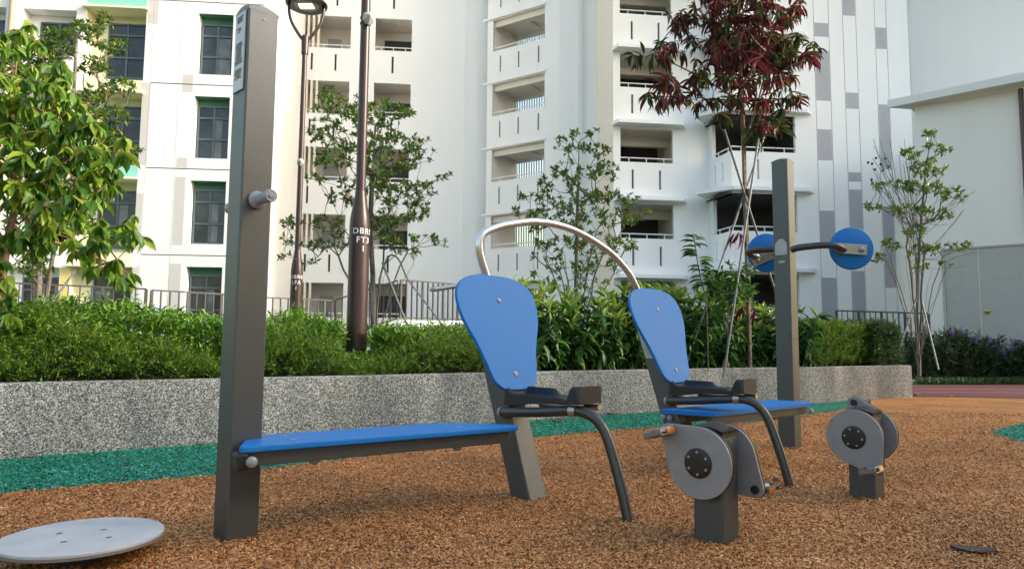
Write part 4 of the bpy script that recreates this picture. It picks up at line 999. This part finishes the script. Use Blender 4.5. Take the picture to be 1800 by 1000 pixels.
PURP=plain('purple_petal',(.16,.08,.36,1),.6);REDF=plain('red_flower',(.35,.01,.015,1),.6);BERRY=plain('dark_berry',(.012,.01,.012,1),.4)
def A3(v): return np.array(v,float)
def make_tree(name,label,base,Y0,stems,blobs,dens,depth,lmat,nl,L,wr,bark,group,r0=.0022,rmax=.05,spread=.75,up=.25,drop=0.,step=.14,zp=1.2,lift=.25,big=False,extra=None,base_r=None,droop=1.,pw=.5,cat='tree',jl=.35,along=.0,minp=3):
    T=thing(name,label,cat,base,group);t=Tree();root=t.stem([A3(base)])
    for s in stems: t.stem([A3(p) for p in s],root)
    tg=blob_points(blobs,Y0,dens,depth,minp)
    tips,dirs=t.grow(tg,step=step,zpen=zp,lift=lift)
    t.mesh('branches',bark,T,r0=r0,rmax=rmax,pw=pw)
    tp=np.array([t.p[i] for i in tips])
    whorls(tp,dirs,nl,L,wr,spread,up,lmat,'foliage',T,big=big,drop=drop,droop=droop,jl=jl,along=along)
    if extra: extra(T,t,tp,dirs)
    return T
def fan(base,n,h,sp,cz=0,seed=0):
    rs=np.random.RandomState(seed);out=[]
    for i in range(n):
        a=2*math.pi*i/n+rs.uniform(-.3,.3);q=rs.uniform(.25,1)*sp;hh=h*rs.uniform(.75,1.);pts=[]
        for k in range(1,9):
            t=k/8;pts.append((base[0]+math.cos(a)*q*t**1.5+rs.normal()*.015,base[1]+math.sin(a)*q*t**1.5+rs.normal()*.015,base[2]+hh*t))
        out.append(pts)
    return out
# large-leaved tree at the left edge
b=at(2,560,6.1);b.z=.5;base=Vector((b.x-.05,6.1,.5))
st=[[at(5,470,6.1),at(12,430,6.1),at(25,370,6.15),at(22,300,6.2),at(20,200,6.2),at(30,100,6.2)],[at(-20,470,6.3),at(-40,380,6.3),at(-50,200,6.4),at(-30,60,6.4)]]
bl=[(50,70,20,30),(12,80,20,35),(100,130,30,25),(60,150,50,40),(15,180,35,50),(120,190,45,40),(60,240,60,50),(135,260,50,45),(35,320,50,40),(110,330,60,50),(180,320,35,40),(205,250,20,30),(195,400,38,22),(235,400,18,22),(130,415,55,28),(60,420,40,28),(175,455,35,18),(215,480,18,10),(15,500,18,30),(-40,120,50,80),(-60,300,60,100),(-40,450,40,60),(160,200,25,25),(12,560,16,40),(6,610,10,18)]
make_tree('broad_leaved_tree','tree with large drooping bright yellow-green pointed leaves at the left edge',base,6.1,st,bl,.0115,.75,LF_BIG,8,.132,.47,BARKR,None,r0=.0035,rmax=.045,spread=.8,up=-.15,drop=1.05,lift=.1,big=True,step=.12)
# small-leaved trees of one kind
grp='slender many-stemmed trees with small leaves'
base=at(70,560,11);base.z=.5
bl=[(150,55,28,18),(190,85,30,12),(112,60,12,8),(215,75,12,6),(165,115,32,14),(205,155,32,13),(160,175,30,20),(195,205,30,14),(150,235,30,22),(195,240,28,13),(235,265,20,5),(170,285,28,22),(100,80,30,30),(60,120,50,40),(40,220,60,50),(120,340,40,30),(60,470,35,18),(50,400,40,30),(140,400,40,20),(185,35,15,10)]
stt=[[at(68,500,11),at(68,440,11),at(80,360,11),at(110,260,11),at(130,160,11),at(135,60,11)],[at(60,380,11),at(50,280,11),at(50,180,11)],[at(100,400,11.2),at(150,330,11.2),at(175,250,11.2)]]
make_tree('slender_tree','small-leaved tree rising behind the large-leaved tree at the left, its trunk pale and mottled',base,11,stt,bl,.06,.8,LF_SMY,10,.095,.44,BARK,grp,r0=.004,rmax=.085)
base=at(660,560,11);base.z=.5
bl=[(595,185,45,20),(575,165,20,12),(680,195,40,18),(705,200,25,12),(575,230,33,25),(640,240,65,28),(720,250,38,15),(605,275,60,20),(680,290,58,22),(742,272,30,12),(780,312,22,6),(560,312,22,10),(640,320,60,16),(700,335,45,22),(745,335,28,14),(695,375,42,24),(735,370,25,18),(515,392,28,10),(575,392,35,14),(503,422,16,7),(560,430,40,9),(605,420,28,14),(695,420,38,10),(750,418,22,8),(775,428,18,6),(502,452,12,5),(545,462,12,5),(715,440,28,8),(640,200,35,20),(660,400,30,30),(610,350,40,12)]
make_tree('slender_tree','spreading small-leaved tree behind the nearer lamp post',base,11,fan(base,9,2.0,.75,seed=3)+[[at(655,540,11),at(655,480,11),at(650,400,11),at(655,300,11),at(660,220,11)]],bl,.038,.75,LF_SM,11,.082,.44,BARKG,grp,r0=.0035,rmax=.055)
base=at(1012,560,11.2);base.z=.5
bl=[(1025,232,28,10),(1000,255,28,14),(1045,265,32,14),(1010,300,48,18),(1060,300,30,18),(968,322,24,10),(1000,345,58,20),(1070,345,38,14),(928,348,22,7),(1098,352,28,10),(920,372,20,7),(960,370,48,14),(1030,385,68,20),(1100,382,38,14),(1132,376,14,5),(940,395,28,11),(980,430,48,14),(1040,430,58,20),(1090,430,33,10),(1112,436,12,5),(958,452,28,9),(1000,475,38,14),(1060,468,38,15),(935,482,18,6),(980,500,25,10),(1040,500,30,10)]
make_tree('slender_tree','small-leaved tree with many upright stems seen under the steel arch',base,11.2,fan(base,13,2.2,.8,seed=5)+[[at(1012,500,11.2),at(1014,420,11.2),at(1016,330,11.2),at(1018,250,11.2)]],bl,.034,.7,LF_SM,11,.080,.44,BARKG,grp,r0=.0035,rmax=.05)
base=at(1614,610,14.5);base.z=.3
bl=[(1635,238,18,8),(1650,260,23,9),(1600,272,22,10),(1630,295,33,15),(1562,326,26,8),(1620,330,38,13),(1668,340,25,10),(1688,350,10,5),(1540,362,22,6),(1600,370,38,10),(1650,380,24,10),(1600,405,33,8),(1560,430,22,8),(1545,455,10,12),(1640,440,16,8),(1620,470,16,6),(1685,432,22,7),(1660,465,12,4),(1610,440,22,10)]
def berries(T,t,tp,d):
    mb=MB()
    for u,v in [(1526,286),(1533,288),(1540,278),(1548,289),(1556,279),(1538,298),(1532,316),(1552,300),(1562,293)]:
        mb.ball(at(u,v,14.3),.028,seg=8,rings=5)
    mb.build('berries',BERRY,T,smooth=True)
    tw=Tree();r=tw.stem([A3(at(1612,520,14.5))])
    for i in range(40):
        u1=RS.uniform(1530,1600) if i<28 else RS.uniform(1650,1720);v1=RS.uniform(240,380) if i<28 else RS.uniform(330,470)
        a=A3(at(1605+RS.uniform(-10,20),RS.uniform(380,470),14.5));e=A3(at(u1,v1,14.5+RS.uniform(-.5,.5)));m=(a+e)/2+A3((0,0,-.15));tw.stem([a*(1-q)**2+2*q*(1-q)*m+e*q*q+RS.normal(size=3)*.012 for q in np.linspace(0,1,7)])
    tw.mesh('bare_twigs',BARKG,T,r0=.0035,rmin=.005,rmax=.007)
make_tree('slender_tree','sparse small-leaved tree with many bare stems before the grey door at the right',base,14.5,fan(base,14,2.9,.85,seed=9)+[[at(1612,560,14.5),at(1613,480,14.5),at(1620,380,14.5),at(1630,280,14.5)]],bl,.065,.6,LF_SM,11,.095,.44,BARKG,grp,r0=.0045,rmax=.075,extra=berries)
# maroon-leaved tree with stakes
base=at(1318,620,10.6);base.z=.5
tr_=[at(1318,560,10.6),at(1317,500,10.6),at(1314,420,10.6),at(1311,340,10.6),at(1309,270,10.6),at(1306,200,10.6),at(1303,140,10.6),at(1300,80,10.6),at(1300,10,10.6),at(1302,-60,10.6)]
bl=[(1200,35,38,18),(1260,15,48,28),(1330,20,48,34),(1392,15,28,26),(1190,70,35,16),(1235,88,38,18),(1290,75,48,30),(1350,75,38,28),(1405,80,32,20),(1165,150,30,10),(1205,140,34,16),(1260,130,40,26),(1312,130,30,26),(1372,130,34,20),(1425,85,20,12),(1150,170,18,8),(1210,175,35,12),(1280,175,35,14),(1345,170,30,14),(1390,165,20,10),(1330,210,18,10),(1368,215,12,8),(1300,-40,100,40)]
def reds(T,t,tp,d):
    q=[A3(at(u,v,10.5)) for u,v in [(1113,97),(1130,98),(1150,96),(1175,92),(1168,100),(1265,200),(1320,225),(1330,240),(1370,225),(1375,190),(1360,60),(1405,60)]]
    ds=np.array([[-1,.1,-.1]]*4+[[RS.normal(),RS.normal(),-.5] for _ in range(8)])
    whorls(np.array(q),ds,8,.24,.27,.6,-.1,LF_GRN2,'green_foliage',T,big=True,drop=.35)
    q=[A3(at(u,v,10.4)) for u,v in [(1292,410),(1300,408),(1325,545),(1306,540)]]
    whorls(np.array(q),np.array([[-.6,0,-.4]]*4),4,.2,.25,.6,-.3,LF_RED,'low_foliage',T,big=True,drop=.8)
T=make_tree('maroon_tree','staked young tree with a crown of drooping dark maroon leaves',base,10.6,[tr_,[at(1303,150,10.6),at(1345,90,10.3),at(1390,60,10.2)],[at(1304,180,10.6),at(1240,140,10.8),at(1180,110,10.9)],[at(1301,110,10.6),at(1260,50,10.2),at(1230,20,10.1)],[at(1309,250,10.6),at(1330,190,10.9),at(1345,130,11)]],bl,.0105,.85,LF_RED,10,.235,.2,BARKB,None,r0=.005,rmax=.062,spread=.7,up=-.2,drop=.75,lift=.15,big=True,step=.13,extra=reds,along=.12,jl=.3)
# second leaf colour through the same crown
qq=blob_points(bl,10.6,.007,.7);whorls(np.array(qq),np.array([[RS.normal(),RS.normal(),.2] for _ in qq]),8,.15,.26,.75,-.1,LF_GRN2,'inner_foliage',T,big=True,drop=.4)
# stakes
def stakes(label,segs,tie=None,r=.017):
    for k,(a,b_) in enumerate(segs):
        mb=MB();mb.tube([a,b_],r,10);o=mb.build('tree_stake',GALV,smooth=True,origin=b_);tag(o,label[k],'tree stake','galvanised tree stakes')
def to_g(a,b_,z=.45):
    d=b_-a;t=(z-a.z)/d.z;return a+d*t
s1=at(1273,228,10.2);s2=at(1340,440,10.75);s3=at(1352,215,10.9);s4=at(1250,512,10.3);s5=at(1333,245,10.4);s6=at(1275,640,9.7)
stakes(['galvanised stake of the maroon tree leaning from upper left to lower right','galvanised stake of the maroon tree slanting far down to the left','galvanised stake of the maroon tree, the steep one in front of its trunk'],[(s1,to_g(s1,s2)),(s3,to_g(s3,s4)),(s5,to_g(s5,s6))])
mb=MB();tc=at(1312,338,10.55);mb.lathe(tc-UZ*.035,UZ,[(0,.085),(.07,.085)],20);o=mb.build('tree_tie',BLACKP,origin=tc);tag(o,'black rubber tie binding the stakes to the trunk of the maroon tree','tree tie')
p=[at(672,462,10.8),at(712,562,10.6),at(690,462,10.9),at(738,520,11.2),at(1612,520,14.4),at(1585,600,14.2),at(1618,520,14.5),at(1640,610,14.1),at(132,476,10.8),at(100,520,10.6)]
mb=MB();mb.tube(cr_curve([at(672,475,10.9),at(684,450,10.9),at(700,455,10.9),at(716,490,10.8),at(735,515,10.7),to_g(at(716,490,10.8),at(735,515,10.7),1.0)],5),.013,8);o=mb.build('tree_stake',GALV,smooth=True,origin=at(716,490,10.8));tag(o,'bent galvanised stake right of the nearer lamp post','tree stake','galvanised tree stakes')
stakes(['straight galvanised stake just right of the nearer lamp post','galvanised stake left of the bare-stemmed tree at the right','galvanised stake right of the bare-stemmed tree at the right','galvanised stake leaning beside the mottled trunk at the left'],[(p[0],to_g(p[0],p[1])),(p[4],to_g(p[4],p[5])),(p[6],to_g(p[6],p[7])),(p[8],to_g(p[8],p[9]))])
# ---- planting rows along the planter
wl=[Vector((x,y,0)) for x,y in ws];cum=[0]
for a,b_ in zip(wl[:-1],wl[1:]): cum.append(cum[-1]+(b_-a).length)
def wpos(t,q):
    t=max(0,min(cum[-1]-1e-3,t));i=max(k for k in range(len(cum)) if cum[k]<=t)
    i=min(i,len(wl)-2);d=(wl[i+1]-wl[i]).normalized();n_=Vector((-d.y,d.x,0));return wl[i]+d*(t-cum[i])+n_*q
def tx(x):  # arc length at world x
    for i in range(len(wl)-1):
        if wl[i].x<=x<=wl[i+1].x: return cum[i]+(cum[i+1]-cum[i])*(x-wl[i].x)/(wl[i+1].x-wl[i].x)
    return 0 if x<wl[0].x else cum[-1]
def hn(t,q,s=1.7):
    return (math.sin(t*s*1.9+q*1.3)+math.sin(t*s*4.1+1.7+q*3.1)*.6+math.sin(t*s*9.3+q*5.)*.35)/2
def hedge_mass(T,name,t0,t1,q0,q1,hf,n,L,wr,mat,nl=8,tw=.13,up=.9,core=True,zmin=.5,over=0.):
    ts=RS.uniform(t0,t1,n);qs=q0+(q1-q0)*RS.uniform(0,1,n)**1.25
    P_=[];D_=[]
    for t,q in zip(ts,qs):
        h=hf(t,q);z=h-abs(RS.normal())*.07
        if RS.uniform()<.38: # front face
            q=q0+abs(RS.normal())*.05-over*RS.uniform();z=RS.uniform(zmin,max(zmin+.01,hf(t,q0+.08)));
        p=wpos(t,q);P_.append((p.x,p.y,z+RS.uniform(-.02,.07)));
        d_=wpos(t,q-1)-p;D_.append((d_.x*.5+RS.normal()*.45,d_.y*.5+RS.normal()*.45,up+RS.normal()*.25))
    P_=np.array(P_);D_=norm(np.array(D_));m=len(P_)
    k=np.tile(np.linspace(0,1,nl),m);Pn=np.repeat(P_,nl,0)+np.repeat(D_,nl,0)*(k[:,None]*tw)
    side=norm(np.cross(np.repeat(D_,nl,0),np.repeat(norm(rnd(m)),nl,0)))*np.where(np.tile(np.arange(nl),m)%2==0,1,-1)[:,None]
    Dn=norm(side+np.repeat(D_,nl,0)*.7+rnd(m*nl,.2));
    leaves(name,Pn,Dn,np.array([[0,0,1.]])+rnd(m*nl,.4),L*(1+RS.uniform(-.35,.35,m*nl)),wr,mat,T)
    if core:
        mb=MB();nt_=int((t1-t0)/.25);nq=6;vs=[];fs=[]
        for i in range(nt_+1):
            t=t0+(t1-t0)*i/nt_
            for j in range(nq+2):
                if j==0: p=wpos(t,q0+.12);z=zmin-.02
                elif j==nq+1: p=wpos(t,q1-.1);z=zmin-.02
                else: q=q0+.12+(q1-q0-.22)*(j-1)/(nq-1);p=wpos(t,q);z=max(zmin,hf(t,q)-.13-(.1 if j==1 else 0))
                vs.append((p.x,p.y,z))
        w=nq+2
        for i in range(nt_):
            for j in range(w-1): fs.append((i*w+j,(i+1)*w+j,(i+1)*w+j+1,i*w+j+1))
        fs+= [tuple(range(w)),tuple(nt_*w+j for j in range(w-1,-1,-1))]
        mb.add(vs,fs);mb.build('inner_shade_mass',DARKG,T,smooth=True)  # solid mass under the leaves, coloured dark to stand for inner shade
tA=tx(-9.2);tB=tx(.25)
tp_=min(((wpos(a_*.02,0)-nb).length,a_*.02) for a_ in range(int(cum[-1]/.02)))[1];qp_=(wpos(tp_,0)-nb).length
def lampgap(t,q,h):
    if q<qp_+.12 and abs(t-(tp_-.48*(qp_-q)))<.19: return min(h,.60)
    return h
def hgt(t,q):
    p=wpos(t,q);u=900+1200*p.x/p.y
    top=np.interp(u,[-400,0,100,200,300,400,470,520,560,600,640,700,760,810,870],[1.12,1.12,1.12,1.09,1.05,1.0,1.0,1.08,.98,.92,.90,.94,.97,.94,.90])
    return lampgap(t,q,min(top,.72+max(0,q-.35)*.85 if q<1.0 else top)+.09*hn(t,q))
HT=thing('hedge','long clipped bright green hedge in the planter behind the left bench and tall post','hedge',(-3,8,.5))
hedge_mass(HT,'foliage',tA,tB,.55,2.3,hgt,9500,.062,.36,LF_HG,nl=9,tw=.15)
GC=thing('ground_cover','low feathery fine-leaved shrubs spilling towards the planter wall in front of the left hedge','ground cover',(-3,7,.5),kind='stuff')
hl=lambda t,q:lampgap(t,q,.78+.22*hn(t*1.1,q)+.12*min(1,max(0,(q-.2)/.4)))
hedge_mass(GC,'foliage',tA,tB-.25,.17,.75,hl,7500,.032,.22,LF_FERN,nl=16,tw=.17,up=.35,zmin=.55,over=.03)
# leafy shrubs right of the first seat
def shrub(label,t,q,h,n,u=None,lime=.5,flower=False,r=.35):
    p=wpos(t,q);T=thing('leafy_shrub',label,'shrub',(p.x,p.y,.5),'glossy leafy shrubs behind the planter wall')
    tr=Tree();rt=tr.stem([(p.x,p.y,.48)]);Pd=[];Dd=[];Pl=[];Dl=[]
    for i in range(n):
        a=RS.uniform(0,6.283);rr=r*math.sqrt(RS.uniform());hh=h*RS.uniform(.55,1.0);lean=RS.uniform(.6,1.2)
        top=np.array([p.x+math.cos(a)*rr*lean,p.y+math.sin(a)*rr*lean,.5+hh]);bs=np.array([p.x+math.cos(a)*rr*.35,p.y+math.sin(a)*rr*.35,.5])
        m_=8;pts=[bs*(1-k/m_)+top*(k/m_)+RS.normal(size=3)*.01 for k in range(1,m_+1)];tr.stem(pts,rt)
        d_=(top-bs);d_/=np.linalg.norm(d_)
        for k in range(2,m_+1):
            if k<m_ and RS.uniform()<.15: continue
            if k==m_ and RS.uniform()<lime: Pl.append(pts[k-1]);Dl.append(d_)
            else: Pd.append(pts[k-1]);Dd.append(d_)
    tr.mesh('stems',BARKG,T,r0=.004,rmax=.012,rmin=.004)
    whorls(np.array(Pd),np.array(Dd),5,.185,.33,.85,.05,LF_SHR,'foliage',T,big=True,drop=.3,jl=.4)
    if Pl: whorls(np.array(Pl),np.array(Dl),8,.17,.26,.6,.5,LF_LIME,'new_leaves',T,big=True,drop=0,jl=.4)
    if flower:
        mb=MB();
        for i in range(flower):
            mb=MB();c=Vector(Pd[RS.randint(len(Pd))]);c=Vector((c.x,c.y-.1,min(c.z+.1,1.25)))
            for k in range(14): mb.ball(c+Vector(tuple(RS.normal(size=3)*.018)),.012,seg=6,rings=4)
            mb.build('flower_cluster',REDF,T)
    return T
import itertools
xs=np.linspace(.42,5.0,19)
desc=['lime-tipped shoots','dense dark leaves','few pale tips','broad leaves']
us=[]
for i,x in enumerate(xs):
    t=tx(x);q=.42 if i%2==0 else .8
    p=wpos(t,q);u=proj_u=900+1200*p.x/p.y
    top=np.interp(u,[860,905,935,1000,1060,1100,1180,1250,1320,1380,1450,1500,1540],[1.4,1.62,1.78,1.55,1.5,1.68,1.78,1.62,1.68,1.62,1.68,1.52,1.25])
    where=['right of the first blue backrest','under the left half of the steel arch','under the middle of the steel arch','under the right leg of the steel arch','left of the second blue backrest','behind the second blue backrest','just right of the second blue backrest','below the steep tree stake','at the foot of the maroon tree','left of the right-hand post','just right of the right-hand post','left of the small clipped hedge'][min(11,int(i*12/19))]
    shrub('shrub %s, %s row, %s'%(where,'front' if i%2==0 else 'back',desc[i%4]),t,q,(top-.5)*(1.02 if i%2 else .88),15,lime=.9 if i%2 else .5,flower=(3 if i in(1,3,9) else 0),r=.42)
mb=MB();vs=[];
SC=thing('shade_planting','dark shaded undergrowth between the glossy shrubs and the soil','undergrowth',(3,10.5,.5),kind='stuff')
n_=4200;ts=RS.uniform(tx(.2),tx(5.6),n_);qs=RS.uniform(.22,1.5,n_);Pq=np.array([(*wpos(t,q).xy,RS.uniform(.5,1.0)) for t,q in zip(ts,qs)])
leaves('foliage',Pq,norm(rnd(n_)+np.array([[0,-.4,.1]])),np.array([[0,0,1.]])+rnd(n_,.4),.13,.36,LF_SHR,SC)
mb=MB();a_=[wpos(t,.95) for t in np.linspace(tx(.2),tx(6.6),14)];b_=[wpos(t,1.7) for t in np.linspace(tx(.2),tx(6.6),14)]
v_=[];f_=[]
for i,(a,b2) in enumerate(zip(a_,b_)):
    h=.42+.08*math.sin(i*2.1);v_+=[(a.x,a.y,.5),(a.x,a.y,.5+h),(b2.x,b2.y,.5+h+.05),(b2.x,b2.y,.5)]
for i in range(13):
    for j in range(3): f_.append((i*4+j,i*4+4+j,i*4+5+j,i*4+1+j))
mb.add(v_,f_);mb.build('inner_shade_mass',DARKG,SC,smooth=True)  # filler behind the shrubs, its dark colour painted in as shade
# clipped hedge right
H2=thing('hedge','small clipped fine-leaved yellow-green hedge left of the bare-stemmed tree','hedge',(6.3,12.6,.5))
hf2=lambda t,q:1.2+.09*hn(t*1.5,q)-.1*max(0,(t-tx(6.4)))
hedge_mass(H2,'foliage',tx(5.15),tx(6.75),.3,1.5,hf2,2600,.038,.3,LF_FERN,nl=12,tw=.13,zmin=.55)
H3=thing('hedge','dark green hedge end between the clipped hedge and the purple-flowered plants','hedge',(7.2,13,.5))
hedge_mass(H3,'foliage',tx(6.6),tx(7.3),.25,1.6,lambda t,q:1.12+.07*hn(t,q),1400,.10,.22,LF_RUE,nl=9,tw=.2,zmin=.5)
# sapling in the shrubs
b0=at(1243,520,9.9);b0.z=.5;T=thing('sapling','thin upright sapling with dark narrow leaves standing above the shrubs, left of the stakes','sapling',b0)
t=Tree();pts=[A3((b0.x,b0.y,.5))]+[A3(at(u,v,9.9)) for u,v in [(1243,560),(1240,520),(1232,490),(1226,460),(1222,430),(1218,412)]];t.stem(pts);t.mesh('stem',BARKB,T,r0=.009,rmax=.01,rmin=.009)
Pq=[];Dq=[]
for i in range(60):
    k=RS.uniform(0,1);u=np.interp(k,[0,1],[1238,1218]);v=np.interp(k,[0,1],[505,412]);Pq.append(A3(at(u,v,9.9)));s_=1 if i%2 else -1;Dq.append([s_*1.,RS.normal()*.8,.25-.3*(1-k)])
leaves('foliage',np.array(Pq),np.array(Dq),np.array([[0,0,1.]])+rnd(60,.3),np.interp(RS.uniform(size=60),[0,1],[.12,.26]),.27,LF_SHR,T,big=True)
b0=at(1275,520,10.2);b0.z=.5;T=thing('sapling','low bushy sapling with fern-like leaves at the foot of the stakes','sapling',b0)
Pq=np.array([A3(at(RS.normal(1282,22),RS.normal(500,14),10.2+RS.normal()*.2)) for i in range(60)])
t=Tree();r_=t.stem([A3((b0.x,b0.y,.5)),A3(at(1280,520,10.2))]);tips,ds=t.grow(list(Pq[:25]));t.mesh('stem',BARKB,T,r0=.003);whorls(Pq,rnd(60)+np.array([[0,0,.3]]),7,.13,.3,.8,.1,LF_SHR,'foliage',T,big=True,drop=.3)
# ---- purple-flowered plants at the right
rowg='purple-flowered plants at the right'
def ruellia(x,y,h,lab,r=.6,n=34):
    T=thing('flowering_plant',lab,'flowering plant',(x,y,0),rowg);tr=Tree();rt=tr.stem([(x,y,-.02)]);Pd=[];Dd=[];tops=[]
    for i in range(n):
        a=RS.uniform(0,6.283);rr=r*math.sqrt(RS.uniform());hh=h*RS.uniform(.55,1.02);bs=np.array([x+math.cos(a)*rr*.6,y+math.sin(a)*rr*.6,0.]);top=np.array([x+math.cos(a)*rr*1.15,y+math.sin(a)*rr*1.15,hh]);m_=9
        pts=[bs*(1-k/m_)+top*(k/m_)+RS.normal(size=3)*.015 for k in range(0,m_+1)];tr.stem(pts,rt);tops.append(pts[-1]);d_=top-bs;d_/=np.linalg.norm(d_)
        for k in range(1,m_+1): Pd.append(pts[k]);Dd.append(d_)
    tr.mesh('stems',BARKG,T,r0=.005,rmax=.01,rmin=.005)
    whorls(np.array(Pd),np.array(Dd),6,.2,.13,.75,.3,LF_RUE,'foliage',T,drop=.0,jl=.4)
    return T,tops
fl=[(1674,584),(1690,583),(1699,582),(1715,597),(1741,598),(1752,602),(1747,610),(1735,610),(1784,600),(1766,620),(1757,622),(1779,613),(1672,616),(1645,603)]
Yp=17.6;labs=['leftmost purple-flowered plant beside the end of the planter wall','purple-flowered plant with three blooms in a row at its top','purple-flowered plant below the grey door knob','purple-flowered plant with the widest cluster of blooms','purple-flowered plant in front of the right half of the grey door','purple-flowered plant running out of the frame at the right edge']
us_=[1622,1660,1700,1738,1775,1815]
for i,u in enumerate(us_):
    p=at(u,640,Yp+i*.12);top=[1.15,1.3,1.2,1.15,1.05,1.0][i]
    T,tops=ruellia(p.x,p.y+.35,top,labs[i],r=.55,n=46)
    for (fu,fv) in fl:
        if abs(fu-u)<19 or (i==0 and fu<1650):
            mb=MB()
            c=at(fu,fv,p.y-.05+RS.uniform(-.1,.2))
            for k in range(5):
                a=k*1.2566;mb.ball(c+Vector((math.cos(a)*.035,-.01,math.sin(a)*.035)),.03,(1,.35,1),8,5)
            mb.tube([c,c+Vector((0,.03,-.12))],.008,6);mb.build('flower',PURP,T)
GR=thing('grass_edging','short rough grass along the kerb under the purple-flowered plants','grass',(11,18,0),kind='stuff')
n_=5000;us2=RS.uniform(1600,1830,n_);Yg=RS.uniform(17.0,17.9,n_);Pq=np.array([(at(u,640,y).x,y+ (u-1700)*.002,.0) for u,y in zip(us2,Yg)])
leaves('blades',Pq,norm(rnd(n_)*.5+np.array([[0,0,1.]])),rnd(n_),RS.uniform(.08,.2,n_),.12,LF_RUE,GR)
# ---- light
# ------------------------------------------------------------------ light and sky
SUN_EL=math.radians(25);SUN_AZ=math.radians(78)   # azimuth measured clockwise from +Y (camera forward)
AZ_=math.radians(99)
w=bpy.data.worlds.new('World');scene.world=w;w.use_nodes=True;nt=w.node_tree;bgn=nt.nodes['Background']
sky=nt.nodes.new('ShaderNodeTexSky');sky.sky_type='NISHITA';sky.sun_disc=False;sky.sun_elevation=SUN_EL;sky.sun_rotation=AZ_;sky.air_density=1.6;sky.dust_density=4.5;sky.ozone_density=1.
nt.links.new(sky.outputs[0],bgn.inputs[0]);bgn.inputs[1].default_value=.15
sd=Vector((math.sin(AZ_)*math.cos(SUN_EL),math.cos(AZ_)*math.cos(SUN_EL),math.sin(SUN_EL)))
sl=bpy.data.lights.new('sun','SUN');sl.energy=1.75;sl.angle=math.radians(5);sl.color=(1,.965,.92);so=bpy.data.objects.new('sun',sl);COL.objects.link(so);so.rotation_euler=sd.to_track_quat('Z','Y').to_euler()
vs_=scene.view_settings;vs_.view_transform='Standard';vs_.look='None';vs_.gamma=1;vs_.exposure=1.5
scene.render.engine='CYCLES';scene.cycles.max_bounces=7;scene.cycles.diffuse_bounces=4;scene.cycles.transparent_max_bounces=4
scene.cycles.use_denoising=True;scene.cycles.sample_clamp_indirect=6
scene.render.film_transparent=False
